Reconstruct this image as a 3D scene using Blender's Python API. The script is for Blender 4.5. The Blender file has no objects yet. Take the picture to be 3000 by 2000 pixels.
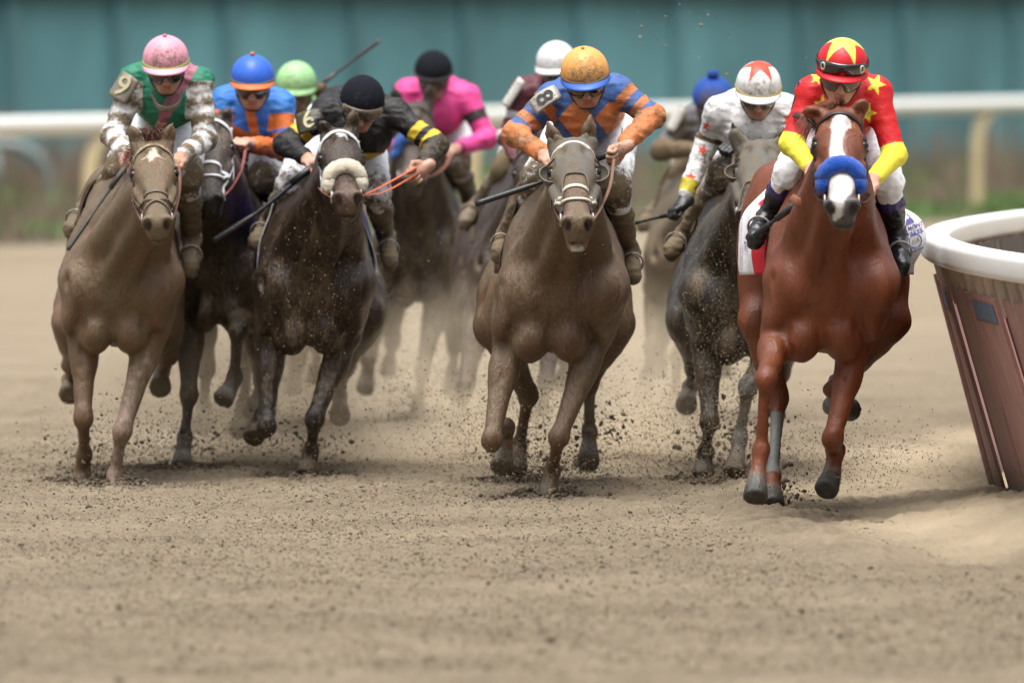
import bpy, math, random
import numpy as np
from mathutils import Vector, Matrix

R = math.radians
SC = bpy.context.scene
COL = SC.collection
WHO = "ABCDEFGHIJ"

# ------------------------------------------------------------------ camera, sky, sun, exposure
CAM_H, FPX, YH = 2.1, 33333.0, 62.0          # a 400 mm lens 2.1 m above the track
cam = bpy.data.cameras.new("camera")
cam_ob = bpy.data.objects.new("camera", cam); COL.objects.link(cam_ob)
cam.lens, cam.sensor_width = 400.0, 36.0
cam.clip_start, cam.clip_end = 1.0, 5000.0
cam_ob.location = (0, 0, CAM_H)
cam_ob.rotation_euler = (R(90) - math.atan((1000 - YH) / FPX), 0, 0)
cam.dof.use_dof = True
cam.dof.focus_distance = 49.3
cam.dof.aperture_fstop = 3.2
SC.camera = cam_ob

SUN_EL, SUN_ROT = 74.0, 195.0
world = bpy.data.worlds.new("World"); SC.world = world
world.use_nodes = True
wn = world.node_tree; wn.nodes.clear()
sky = wn.nodes.new("ShaderNodeTexSky"); sky.sky_type = 'NISHITA'; sky.sun_disc = False
sky.sun_elevation = R(SUN_EL); sky.sun_rotation = R(SUN_ROT)
sky.air_density = 1.0; sky.dust_density = 4.0; sky.ozone_density = 1.0
hs = wn.nodes.new("ShaderNodeHueSaturation"); hs.inputs['Saturation'].default_value = 0.25
bg = wn.nodes.new("ShaderNodeBackground"); bg.inputs['Strength'].default_value = 0.13
# overcast: the zenith is brighter than the horizon
_tc = wn.nodes.new("ShaderNodeTexCoord"); _sx = wn.nodes.new("ShaderNodeSeparateXYZ"); wn.links.new(_tc.outputs['Generated'], _sx.inputs[0])
_mr = wn.nodes.new("ShaderNodeMapRange"); _mr.inputs[1].default_value = 0.0; _mr.inputs[2].default_value = 0.9; _mr.inputs[3].default_value = 0.042; _mr.inputs[4].default_value = 0.130
wn.links.new(_sx.outputs[2], _mr.inputs[0]); wn.links.new(_mr.outputs[0], bg.inputs['Strength'])
wo = wn.nodes.new("ShaderNodeOutputWorld")
wn.links.new(sky.outputs[0], hs.inputs['Color']); wn.links.new(hs.outputs[0], bg.inputs[0]); wn.links.new(bg.outputs[0], wo.inputs[0])

sl = bpy.data.lights.new("sun", 'SUN'); sl.energy = 1.5; sl.angle = R(38); sl.color = (1.0, 0.98, 0.95)
so = bpy.data.objects.new("sun", sl); COL.objects.link(so)
_az = R(SUN_ROT)   # sky rotation 0 = +Y, clockwise seen from above
_d = Vector((math.sin(_az) * math.cos(R(SUN_EL)), math.cos(_az) * math.cos(R(SUN_EL)), math.sin(R(SUN_EL))))
so.rotation_euler = _d.to_track_quat('Z', 'Y').to_euler()

SC.view_settings.view_transform = 'Standard'; SC.view_settings.look = 'None'
SC.view_settings.exposure = 1.36; SC.view_settings.gamma = 1.0
SC.cycles.use_denoising = True
SC.cycles.max_bounces = 6; SC.cycles.diffuse_bounces = 3; SC.cycles.glossy_bounces = 2
SC.cycles.transparent_max_bounces = 4; SC.cycles.volume_bounces = 2
SC.cycles.caustics_reflective = False; SC.cycles.caustics_refractive = False

# ------------------------------------------------------------------ small maths helpers
A = np.array
def P(px, py, d):
    """photo pixel (3000 x 2000) + distance in metres -> world point"""
    return A([(px - 1500.0) / FPX * d, d, CAM_H - (py - YH) / FPX * d])
def Q(V):
    s = FPX / V[:, 1]
    return 1500 + V[:, 0] * s, YH + (CAM_H - V[:, 2]) * s
def nrm(v):
    v = np.asarray(v, float); return v / (np.linalg.norm(v) + 1e-12)
def lerp(a, b, t): return a + (b - a) * t
def sm(e0, e1, x):
    t = np.clip((x - e0) / (e1 - e0), 0, 1); return t * t * (3 - 2 * t)
def srgb(r, g, b):
    c = A([r, g, b], float) / 255.0
    return np.where(c <= 0.04045, c / 12.92, ((c + 0.055) / 1.055) ** 2.4)
def _hash(ix, iy, iz, seed):
    h = (ix.astype(np.int64) * 73856093) ^ (iy.astype(np.int64) * 19349663) ^ (iz.astype(np.int64) * 83492791) ^ (seed * 2654435761)
    h &= 0xffffffff
    h = ((h >> 16) ^ h) * 0x45d9f3b & 0xffffffff
    h = ((h >> 16) ^ h) * 0x45d9f3b & 0xffffffff
    return (((h >> 16) ^ h) & 0xffff).astype(np.float32) / 65535.0
def vnoise(V, f, seed=0):
    """value noise 0..1; f may be a 3-vector"""
    p = np.asarray(V, np.float64) * np.asarray(f)
    i = np.floor(p); w = p - i; w = w * w * (3 - 2 * w)
    i = i.astype(np.int64); r = 0
    for dx in (0, 1):
        for dy in (0, 1):
            for dz in (0, 1):
                c = (w[:, 0] if dx else 1 - w[:, 0]) * (w[:, 1] if dy else 1 - w[:, 1]) * (w[:, 2] if dz else 1 - w[:, 2])
                r = r + c * _hash(i[:, 0] + dx, i[:, 1] + dy, i[:, 2] + dz, seed)
    return r
def fbm(V, f, seed=0, oct=3):
    f = np.asarray(f, float)
    a, t, r = 1.0, 0.0, 0
    for o in range(oct):
        r = r + a * vnoise(V, f * 2 ** o, seed + o * 17); t += a; a *= 0.5
    return r / t

# ------------------------------------------------------------------ object helpers
def new_mesh(name, V, F, mat=None, parent=None, col=None, smooth=True, loc=None):
    """V (n,3) world coordinates, F (m,3|4) indices or list of lists"""
    V = np.asarray(V, float)
    me = bpy.data.meshes.new(name)
    o = bpy.data.objects.new(name, me); COL.objects.link(o)
    base = A(parent['base_at']) if parent is not None else (A(loc, float) if loc is not None else np.zeros(3))
    Vl = (V - base).astype(np.float32)
    if isinstance(F, np.ndarray):
        k = F.shape[1]; m = len(F)
        me.vertices.add(len(V)); me.vertices.foreach_set('co', Vl.ravel())
        me.loops.add(m * k); me.loops.foreach_set('vertex_index', F.astype(np.int32).ravel())
        me.polygons.add(m); me.polygons.foreach_set('loop_start', np.arange(0, m * k, k, dtype=np.int32))
        me.update(calc_edges=True); me.validate()
    else:
        me.from_pydata(Vl.tolist(), [], F)
    if smooth: me.polygons.foreach_set('use_smooth', np.ones(len(me.polygons), bool))
    if col is not None:
        c = np.asarray(col, np.float32)
        if c.ndim == 1: c = np.tile(c, (len(V), 1))
        if c.shape[1] == 3: c = np.hstack([c, np.zeros((len(c), 1), np.float32)])
        at = me.color_attributes.new('Col', 'FLOAT_COLOR', 'POINT')
        at.data.foreach_set('color', np.ascontiguousarray(c).ravel())
    if mat is not None: me.materials.append(mat)
    if parent is not None: o.parent = top_of(parent, o)
    elif loc is not None: o.location = loc
    return o
def top_of(p, o): return p
def sub(o, parent_part):
    """make o a sub-part of another mesh part of the same thing (both share the thing's origin)"""
    o.parent = parent_part; return o
def thing(name, base, label, cat, group=None):
    o = bpy.data.objects.new(name, None); COL.objects.link(o)
    o.location = base; o['base_at'] = [float(x) for x in base]
    o.empty_display_size = 0.2
    o['label'] = label; o['category'] = cat
    if group: o['group'] = group
    return o
def tag(o, label=None, cat=None, group=None, kind=None):
    if label: o['label'] = label
    if cat: o['category'] = cat
    if group: o['group'] = group
    if kind: o['kind'] = kind
    return o

class MB:
    """mesh buffer"""
    def __init__(s): s.V, s.F, s.C, s.n = [], [], [], 0
    def add(s, V, F, c=None):
        V = np.asarray(V, float); F = np.asarray(F, int)
        s.V.append(V); s.F += [tuple(int(i) + s.n for i in f if i >= 0) for f in F]; s.n += len(V)
        if c is not None:
            c = np.asarray(c, float)
            if c.ndim == 1: c = np.tile(c, (len(V), 1))
            if c.shape[1] == 3: c = np.hstack([c, np.zeros((len(c), 1))])
            s.C.append(c)
    def build(s, name, mat, parent=None, smooth=True, loc=None):
        V = np.vstack(s.V); c = np.vstack(s.C) if s.C else None
        return new_mesh(name, V, s.F, mat, parent, c, smooth, loc)
def frame_of(t, up=(0, 0, 1)):
    t = nrm(t); u = np.asarray(up, float)
    if abs(np.dot(u, t)) > 0.95: u = A([0, 1.0, 0]) if abs(t[1]) < 0.9 else A([1.0, 0, 0])
    s = nrm(np.cross(u, t)); return s, np.cross(t, s)
def spline(pts, n):
    """Catmull-Rom through pts, n samples"""
    p = [np.asarray(q, float) for q in pts]
    if len(p) == 2: return [lerp(p[0], p[1], i / (n - 1)) for i in range(n)]
    p = [2 * p[0] - p[1]] + p + [2 * p[-1] - p[-2]]
    m = len(p) - 3; out = []
    for i in range(n):
        u = i / (n - 1) * m; k = min(int(u), m - 1); t = u - k
        a, b, c, d = p[k:k + 4]
        out.append(0.5 * (2 * b + (c - a) * t + (2 * a - 5 * b + 4 * c - d) * t * t + (3 * b - a - 3 * c + d) * t ** 3))
    return out
def tube(mb, pts, ra, rb=None, seg=8, flat=1.0, normals=None, col=None, cap=True):
    """swept tube, radius ra->rb (or list); flat = thickness/width, thickness along normals"""
    pts = [np.asarray(p, float) for p in pts]; n = len(pts)
    rs = ra if isinstance(ra, (list, np.ndarray)) else [lerp(ra, ra if rb is None else rb, i / (n - 1)) for i in range(n)]
    V = []; up = A([0, 0, 1.0])
    for i, p in enumerate(pts):
        t = nrm(pts[min(i + 1, n - 1)] - pts[max(i - 1, 0)])
        if normals is not None:
            w = np.asarray(normals[i], float); w = nrm(w - t * np.dot(w, t)); s = np.cross(t, w)
        else:
            s, w = frame_of(t, up); up = w
        for k in range(seg):
            a = 2 * math.pi * k / seg
            V.append(p + rs[i] * (math.cos(a) * s + math.sin(a) * flat * w))
    F = []
    for i in range(n - 1):
        for k in range(seg):
            F.append((i * seg + k, i * seg + (k + 1) % seg, (i + 1) * seg + (k + 1) % seg, (i + 1) * seg + k))
    if cap:
        V += [pts[0], pts[-1]]; a, b = n * seg, n * seg + 1
        for k in range(seg):
            F.append((a, (k + 1) % seg, k, -1)); F.append((b, (n - 1) * seg + k, (n - 1) * seg + (k + 1) % seg, -1))
    mb.add(V, F, col)
def patch(mb, G, thick, N=None, col=None, keep=None, closed=True):
    """grid of points G (nu,nv,3) turned into a shell of real thickness; keep(i,j) drops cells"""
    G = np.asarray(G, float); nu, nv = G.shape[:2]
    if N is None:
        du = np.gradient(G, axis=0); dv = np.gradient(G, axis=1)
        N = np.cross(du, dv); N /= np.linalg.norm(N, axis=2, keepdims=True) + 1e-9
    V = np.vstack([G.reshape(-1, 3), (G - N * thick).reshape(-1, 3)])
    m = nu * nv; F = []; K = np.ones((nu - 1, nv - 1), bool)
    if keep is not None:
        for i in range(nu - 1):
            for j in range(nv - 1): K[i, j] = keep(i, j)
    for i in range(nu - 1):
        for j in range(nv - 1):
            if not K[i, j]: continue
            a, b, c, d = i * nv + j, i * nv + j + 1, (i + 1) * nv + j + 1, (i + 1) * nv + j
            F.append((a, d, c, b)); F.append((m + a, m + b, m + c, m + d))
            for (di, dj, e0, e1) in ((-1, 0, a, b), (1, 0, c, d), (0, -1, d, a), (0, 1, b, c)):
                ii, jj = i + di, j + dj
                if ii < 0 or jj < 0 or ii >= nu - 1 or jj >= nv - 1 or not K[ii, jj]:
                    F.append((e0, e1, m + e1, m + e0))
    C = None
    if col is not None:
        c = np.asarray(col, float)
        if c.ndim == 1: C = c
        else:
            c = c.reshape(m, -1); C = np.vstack([c, c])
    mb.add(V, F, C)

# ------------------------------------------------------------------ signed-distance bodies -> surface nets
class Field:
    def __init__(s, lo, hi, h):
        s.h = A(h, float) * np.ones(3); s.lo = A(lo, float)
        s.n = np.ceil((A(hi, float) - s.lo) / s.h).astype(int) + 1
        s.ax = [(s.lo[i] + s.h[i] * np.arange(s.n[i])).astype(np.float32) for i in range(3)]
        s.F = np.full(tuple(s.n), 0.2, np.float32)
    def _box(s, lo, hi):
        a = np.clip(np.floor((lo - s.lo) / s.h).astype(int), 0, s.n - 1); b = np.clip(np.ceil((hi - s.lo) / s.h).astype(int) + 1, 1, s.n)
        sl = tuple(slice(a[i], b[i]) for i in range(3))
        X, Y, Z = (s.ax[i][sl[i]] for i in range(3))
        return sl, X[:, None, None], Y[None, :, None], Z[None, None, :]
    def _op(s, sl, d, k, op):
        f = s.F[sl]; k = max(k, 1e-4)
        if op == 'add':
            h = np.clip(0.5 + 0.5 * (f - d) / k, 0, 1); s.F[sl] = f * (1 - h) + d * h - k * h * (1 - h)
        else:
            h = np.clip(0.5 - 0.5 * (f + d) / k, 0, 1); s.F[sl] = f * (1 - h) - d * h + k * h * (1 - h)
    def cone(s, a, b, ra, rb, k=0.03, op='add', flat=None):
        """round cone; flat = (direction, factor) squeezes the section along direction"""
        a, b = np.asarray(a, float), np.asarray(b, float); m = max(ra, rb, 0) + k + 2 * s.h.max()
        sl, X, Y, Z = s._box(np.minimum(a, b) - m, np.maximum(a, b) + m)
        ab = b - a; L2 = float(ab @ ab) + 1e-9
        px, py, pz = X - a[0], Y - a[1], Z - a[2]
        t = np.clip((px * ab[0] + py * ab[1] + pz * ab[2]) / L2, 0, 1)
        qx, qy, qz = px - t * ab[0], py - t * ab[1], pz - t * ab[2]
        d2 = qx * qx + qy * qy + qz * qz
        if flat is not None:
            u, f = nrm(flat[0]), flat[1]
            dd = qx * u[0] + qy * u[1] + qz * u[2]
            d2 = d2 + dd * dd * (1 / f ** 2 - 1)
        s._op(sl, (np.sqrt(d2) - (ra + (rb - ra) * t)).astype(np.float32), k, op)
    def ell(s, c, r, k=0.03, op='add', M=None):
        """ellipsoid; M rows = its axes"""
        c, r = np.asarray(c, float), np.asarray(r, float)
        M = np.eye(3) if M is None else np.asarray(M, float)
        e = np.sqrt(((M * r[:, None]) ** 2).sum(0)) + k + 2 * s.h.max()
        sl, X, Y, Z = s._box(c - e, c + e)
        px, py, pz = X - c[0], Y - c[1], Z - c[2]
        k0 = 0; k1 = 0
        for i in range(3):
            q = px * M[i, 0] + py * M[i, 1] + pz * M[i, 2]
            k0 = k0 + (q / r[i]) ** 2; k1 = k1 + (q / r[i] ** 2) ** 2
        k0 = np.sqrt(k0) + 1e-6; k1 = np.sqrt(k1) + 1e-6
        s._op(sl, (k0 * (k0 - 1) / k1).astype(np.float32), k, op)
    def frustum(s, a, b, ra, rb, k=0.012, op='add', tilt=None):
        """truncated cone with flat ends (hoof)"""
        a, b = np.asarray(a, float), np.asarray(b, float); m = max(ra, rb) * 1.3 + k + 2 * s.h.max()
        sl, X, Y, Z = s._box(np.minimum(a, b) - m, np.maximum(a, b) + m)
        ab = b - a; L = float(np.linalg.norm(ab)); u = ab / L
        px, py, pz = X - a[0], Y - a[1], Z - a[2]
        t = px * u[0] + py * u[1] + pz * u[2]
        rad = np.sqrt(np.maximum(px * px + py * py + pz * pz - t * t, 0))
        dr = rad - (ra + (rb - ra) * np.clip(t / L, 0, 1))
        da = np.maximum(-t, t - L)
        e = 0.012
        d = np.minimum(np.maximum(dr + e, da + e), 0) + np.sqrt(np.maximum(dr + e, 0) ** 2 + np.maximum(da + e, 0) ** 2) - e
        s._op(sl, d.astype(np.float32), k, op)
    def groove(s, a, b, r, k=.03, lip=.012):
        """a crease that fades out at both ends"""
        a, b = np.asarray(a, float), np.asarray(b, float); m = (a + b) / 2
        s.cone(a, m, -lip, r, k=k, op='sub'); s.cone(m, b, r, -lip, k=k, op='sub')
    def sample(s, V):
        p = (np.atleast_2d(V) - s.lo) / s.h
        p = np.clip(p, 0, s.n - 1.001); i = p.astype(int); w = p - i; r = 0
        for dx in (0, 1):
            for dy in (0, 1):
                for dz in (0, 1):
                    c = (w[:, 0] if dx else 1 - w[:, 0]) * (w[:, 1] if dy else 1 - w[:, 1]) * (w[:, 2] if dz else 1 - w[:, 2])
                    r = r + c * s.F[i[:, 0] + dx, i[:, 1] + dy, i[:, 2] + dz]
        return r
    def hit(s, o, dr, far=0.5, near=0.0):
        """first surface point coming from o + dr*far inwards to o"""
        o, dr = np.asarray(o, float), nrm(dr)
        ts = np.arange(far, near, -0.003)
        v = s.sample(o[None] + ts[:, None] * dr[None])
        ix = np.where(v < 0)[0]
        if len(ix) == 0: return o + dr * near
        i = ix[0]
        if i == 0: return o + dr * far
        a, b = v[i - 1], v[i]; t = ts[i - 1] + (ts[i] - ts[i - 1]) * a / (a - b + 1e-9)
        return o + dr * t
    def normal(s, V):
        V = np.atleast_2d(V); e = s.h.max(); g = []
        for i in range(3):
            d = np.zeros(3); d[i] = e
            g.append(s.sample(V + d) - s.sample(V - d))
        g = np.stack(g, 1); return g / (np.linalg.norm(g, axis=1, keepdims=True) + 1e-9)
    def mesh(s, relax=2):
        F = s.F; S = F < 0
        c = np.zeros(tuple(s.n - 1), np.int8)
        for dx in (0, 1):
            for dy in (0, 1):
                for dz in (0, 1):
                    c += S[dx:S.shape[0] - 1 + dx, dy:S.shape[1] - 1 + dy, dz:S.shape[2] - 1 + dz]
        I = np.argwhere((c > 0) & (c < 8)); n = len(I)
        vid = np.full(tuple(s.n - 1), -1, np.int32); vid[I[:, 0], I[:, 1], I[:, 2]] = np.arange(n)
        corner = [(x, y, z) for x in (0, 1) for y in (0, 1) for z in (0, 1)]
        val = np.stack([F[I[:, 0] + x, I[:, 1] + y, I[:, 2] + z] for x, y, z in corner], 1)
        acc = np.zeros((n, 3)); cnt = np.zeros(n)
        for p in range(8):
            for q in range(p + 1, 8):
                a, b = A(corner[p]), A(corner[q])
                if abs(a - b).sum() != 1: continue
                m = (val[:, p] < 0) != (val[:, q] < 0)
                t = val[m, p] / (val[m, p] - val[m, q])
                acc[m] += a[None] + (b - a)[None] * t[:, None]; cnt[m] += 1
        V = s.lo + (I + acc / cnt[:, None]) * s.h
        fs = []
        for axis in range(3):
            o1, o2 = (axis + 1) % 3, (axis + 2) % 3
            a = np.moveaxis(S, (axis, o1, o2), (0, 1, 2)); vd = np.moveaxis(vid, (axis, o1, o2), (0, 1, 2))
            e0, e1 = a[:-1, 1:-1, 1:-1], a[1:, 1:-1, 1:-1]
            for inv in (0, 1):
                E = np.argwhere((e0 & ~e1) if not inv else (~e0 & e1))
                if not len(E): continue
                x, y, z = E[:, 0], E[:, 1] + 1, E[:, 2] + 1
                q = np.stack([vd[x, y - 1, z - 1], vd[x, y, z - 1], vd[x, y, z], vd[x, y - 1, z]], 1)
                fs.append(q if not inv else q[:, ::-1])
        Fq = np.vstack(fs); Fq = Fq[(Fq >= 0).all(1)]
        for _ in range(relax):      # slide towards neighbours, then back onto the zero surface
            acc = np.zeros_like(V); cn = np.zeros(n)
            for i in range(4):
                a, b = Fq[:, i], Fq[:, (i + 1) % 4]
                for k in range(3): acc[:, k] += np.bincount(a, V[b, k], n) + np.bincount(b, V[a, k], n)
                cn += np.bincount(a, minlength=n) + np.bincount(b, minlength=n)
            V = lerp(V, acc / np.maximum(cn, 1)[:, None], 0.5)
        return V, Fq

# ------------------------------------------------------------------ materials
def nt(mat):
    mat.use_nodes = True; t = mat.node_tree; t.nodes.clear(); return t, t.nodes, t.links
MUD = srgb(105, 90, 67)
def surf_mat(name, rough=0.5, mudcol=MUD, bump=0.15, bscale=60.0, spec=0.5, sheen=0.0, var=0.12, mudsoft=0.25, stretch=(1, 1, 1), coat=0.0, flat=None, mudrough=0.88, mudvar=2.2, nsc=1.0, mudspan=(.62, 1.3), gain=.80, fleck=0.0, veins=0.0):
    """colour from the 'Col' attribute (or one flat colour), caked and spattered mud where its alpha is high, fine relief"""
    m = bpy.data.materials.new(name); t, N, L = nt(m)
    out = N.new('ShaderNodeOutputMaterial'); b = N.new('ShaderNodeBsdfPrincipled'); L.new(b.outputs[0], out.inputs[0])
    tc = N.new('ShaderNodeTexCoord'); mp = N.new('ShaderNodeMapping'); mp.inputs['Scale'].default_value = stretch
    L.new(tc.outputs['Object'], mp.inputs['Vector'])
    def noise(sc, det=4.0, rg=0.6):
        n = N.new('ShaderNodeTexNoise'); n.inputs['Scale'].default_value = sc; n.inputs['Detail'].default_value = det
        n.inputs['Roughness'].default_value = rg; L.new(mp.outputs[0], n.inputs['Vector']); return n.outputs['Fac']
    def mathn(op, a, bb, clamp=False):
        n = N.new('ShaderNodeMath'); n.operation = op; n.use_clamp = clamp
        for i, v in enumerate((a, bb)):
            if isinstance(v, (int, float)): n.inputs[i].default_value = v
            else: L.new(v, n.inputs[i])
        return n.outputs[0]
    def mixc(f, a, bb, mode='MIX'):
        n = N.new('ShaderNodeMix'); n.data_type = 'RGBA'; n.blend_type = mode
        if isinstance(f, (int, float)): n.inputs[0].default_value = f
        else: L.new(f, n.inputs[0])
        for i, v in ((6, a), (7, bb)):
            if hasattr(v, 'links') or hasattr(v, 'node'): L.new(v, n.inputs[i])
            else: n.inputs[i].default_value = (*v, 1)
        return n.outputs[2]
    at = N.new('ShaderNodeAttribute'); at.attribute_name = 'Col'
    base = at.outputs['Color'] if flat is None else tuple(flat)
    base = mixc(1.0, base, (gain,) * 3, 'MULTIPLY')
    n1, n2, n3 = noise(14 * nsc), noise(70 * nsc), noise(260, 2)
    mix = mathn('ADD', mathn('MULTIPLY', n1, 0.5), mathn('MULTIPLY', n2, 0.5))
    mud = mathn('ADD', at.outputs['Alpha'] if flat is None else 0.0, mathn('MULTIPLY', mathn('SUBTRACT', mix, 0.5), mudvar))
    mr = N.new('ShaderNodeMapRange'); mr.interpolation_type = 'SMOOTHSTEP'
    mr.inputs[1].default_value = 0.5 - mudsoft; mr.inputs[2].default_value = 0.5 + mudsoft; L.new(mud, mr.inputs[0])
    # no mud at all where alpha is zero
    gate = mathn('MULTIPLY', at.outputs['Alpha'] if flat is None else 0.0, 8.0, True)
    mf = mathn('MULTIPLY', mr.outputs[0], gate)
    vr = N.new('ShaderNodeMapRange'); vr.inputs[1].default_value = 0.3; vr.inputs[2].default_value = 0.7
    vr.inputs[3].default_value = 1 - var; vr.inputs[4].default_value = 1 + var; L.new(n1, vr.inputs[0])
    cb = N.new('ShaderNodeCombineColor')
    for i in range(3): L.new(vr.outputs[0], cb.inputs[i])
    base = mixc(1.0, base, cb.outputs[0], 'MULTIPLY')
    m2 = mixc(mathn('ADD', mathn('MULTIPLY', n2, .6), mathn('MULTIPLY', n3, .4)), tuple(A(mudcol) * mudspan[0] * .8), tuple(A(mudcol) * mudspan[1]))
    colr = mixc(mf, base, m2)
    if fleck:      # small hard-edged flecks of dried dirt
        fl = N.new('ShaderNodeMapRange'); fl.inputs[1].default_value = .63; fl.inputs[2].default_value = .67
        nf = N.new('ShaderNodeTexNoise'); nf.inputs['Scale'].default_value = 150; nf.inputs['Detail'].default_value = 2; L.new(tc.outputs['Object'], nf.inputs['Vector']); L.new(nf.outputs['Fac'], fl.inputs[0])
        colr = mixc(mathn('MULTIPLY', mathn('MULTIPLY', fl.outputs[0], gate), fleck), colr, tuple(A(mudcol) * 1.5))
        fd = N.new('ShaderNodeMapRange'); fd.inputs[1].default_value = .36; fd.inputs[2].default_value = .32; L.new(nf.outputs['Fac'], fd.inputs[0])
        colr = mixc(mathn('MULTIPLY', mathn('MULTIPLY', fd.outputs[0], gate), fleck), colr, tuple(A(mudcol) * .38))
    L.new(colr, b.inputs['Base Color'])
    rr = N.new('ShaderNodeMapRange'); L.new(mf, rr.inputs[0]); rr.inputs[3].default_value = rough; rr.inputs[4].default_value = mudrough
    L.new(mathn('ADD', rr.outputs[0], mathn('MULTIPLY', mathn('SUBTRACT', n2, 0.5), 0.25)), b.inputs['Roughness'])
    b.inputs['Specular IOR Level'].default_value = spec
    if sheen: b.inputs['Sheen Weight'].default_value = sheen; b.inputs['Sheen Roughness'].default_value = 0.4
    if coat: b.inputs['Coat Weight'].default_value = coat; b.inputs['Coat Roughness'].default_value = 0.15
    if bump:
        nb = noise(bscale, 5, 0.65)
        h = mathn('ADD', nb, mathn('MULTIPLY', mathn('MULTIPLY', n3, mf), 0.8))
        if veins:      # branching veins and sinew standing a little proud of the skin
            nd = N.new('ShaderNodeTexNoise'); nd.inputs['Scale'].default_value = 7; nd.inputs['Detail'].default_value = 2; L.new(mp.outputs[0], nd.inputs['Vector'])
            va = N.new('ShaderNodeVectorMath'); va.operation = 'MULTIPLY_ADD'; va.inputs[1].default_value = (.22,) * 3; L.new(nd.outputs['Color'], va.inputs[0]); L.new(mp.outputs[0], va.inputs[2])
            vo = N.new('ShaderNodeTexVoronoi'); vo.feature = 'DISTANCE_TO_EDGE'; vo.inputs['Scale'].default_value = 8; L.new(va.outputs[0], vo.inputs['Vector'])
            vm = N.new('ShaderNodeMapRange'); vm.interpolation_type = 'SMOOTHSTEP'; vm.inputs[1].default_value = .0; vm.inputs[2].default_value = .07; vm.inputs[3].default_value = 1; vm.inputs[4].default_value = 0; L.new(vo.outputs['Distance'], vm.inputs[0])
            h = mathn('ADD', h, mathn('MULTIPLY', mathn('MULTIPLY', vm.outputs[0], n1), veins))
        bp = N.new('ShaderNodeBump'); bp.inputs['Strength'].default_value = bump; bp.inputs['Distance'].default_value = 0.02
        L.new(h, bp.inputs['Height']); L.new(bp.outputs[0], b.inputs['Normal'])
    return m

M = {}
M['coat'] = surf_mat('horse_coat', 0.36, bump=0.42, bscale=75, spec=0.38, fleck=.6, veins=.55, gain=.74, mudsoft=0.40, mudvar=2.9, stretch=(1, 1, .30), mudrough=.52, mudspan=(.45, 1.40))
M['coat_clean'] = surf_mat('glossy_horse_coat', 0.43, bump=0.30, bscale=95, spec=0.40, gain=.66, veins=.6, mudsoft=0.3, var=0.2, stretch=(1, 1, .4))
M['hair'] = surf_mat('horse_hair', 0.55, bump=0.1, bscale=120)
M['cloth'] = surf_mat('silk_cloth', 0.58, bump=0.28, bscale=26, spec=0.35, var=0.08, mudsoft=0.22, nsc=2.6, fleck=.4, gain=.78)
M['white_cloth'] = surf_mat('white_breeches_cloth', 0.65, bump=0.3, bscale=24, nsc=2.4, fleck=.4, gain=.85, spec=0.3, var=0.04, mudsoft=0.1)
M['skin'] = surf_mat('skin', 0.45, fleck=.3, gain=1.0, bump=0.08, bscale=80, var=0.1, mudsoft=0.3)
M['leather'] = surf_mat('leather', 0.42, bump=0.15, bscale=60, mudsoft=0.2)
M['boot'] = surf_mat('boot_leather', 0.3, bump=0.2, bscale=35, mudsoft=0.2)
M['helmet'] = surf_mat('helmet_cover', 0.42, bump=0.08, bscale=60, var=0.03, mudsoft=0.34, spec=0.35, nsc=4.5, mudvar=2.4)
M['knit'] = surf_mat('knitted_cap', 0.9, bump=0.5, bscale=220, spec=0.15, var=0.15, mudsoft=0.2, nsc=3)
M['fleece'] = surf_mat('fleece', 0.95, bump=0.9, bscale=160, spec=0.1, sheen=0.4, var=0.2)
M['strap'] = surf_mat('bridle_strap', 0.5, bump=0.08, mudsoft=0.2)
M['gloss'] = surf_mat('dark_lens', 0.08, bump=0.0, spec=0.7, var=0.05, mudsoft=0.12, coat=0.6)
M['eye'] = surf_mat('horse_eye', 0.24, bump=0.0, spec=0.5, var=0.0)
M['metal'] = surf_mat('steel_bit', 0.3, bump=0.05, spec=0.9)
M['rail'] = surf_mat('white_rail_plastic', 0.4, gain=.92, bump=0.03, bscale=8, var=0.04, mudsoft=0.2)
M['board'] = surf_mat('painted_board', 0.6, bump=0.25, bscale=30, var=0.25, fleck=.35, gain=1.0, stretch=(1, 1, .3), mudsoft=0.25)
M['wall'] = surf_mat('green_board_wall', 0.75, bump=0.05, bscale=3, var=0.30, nsc=.05, stretch=(1, 1, .35), gain=.66)

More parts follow.
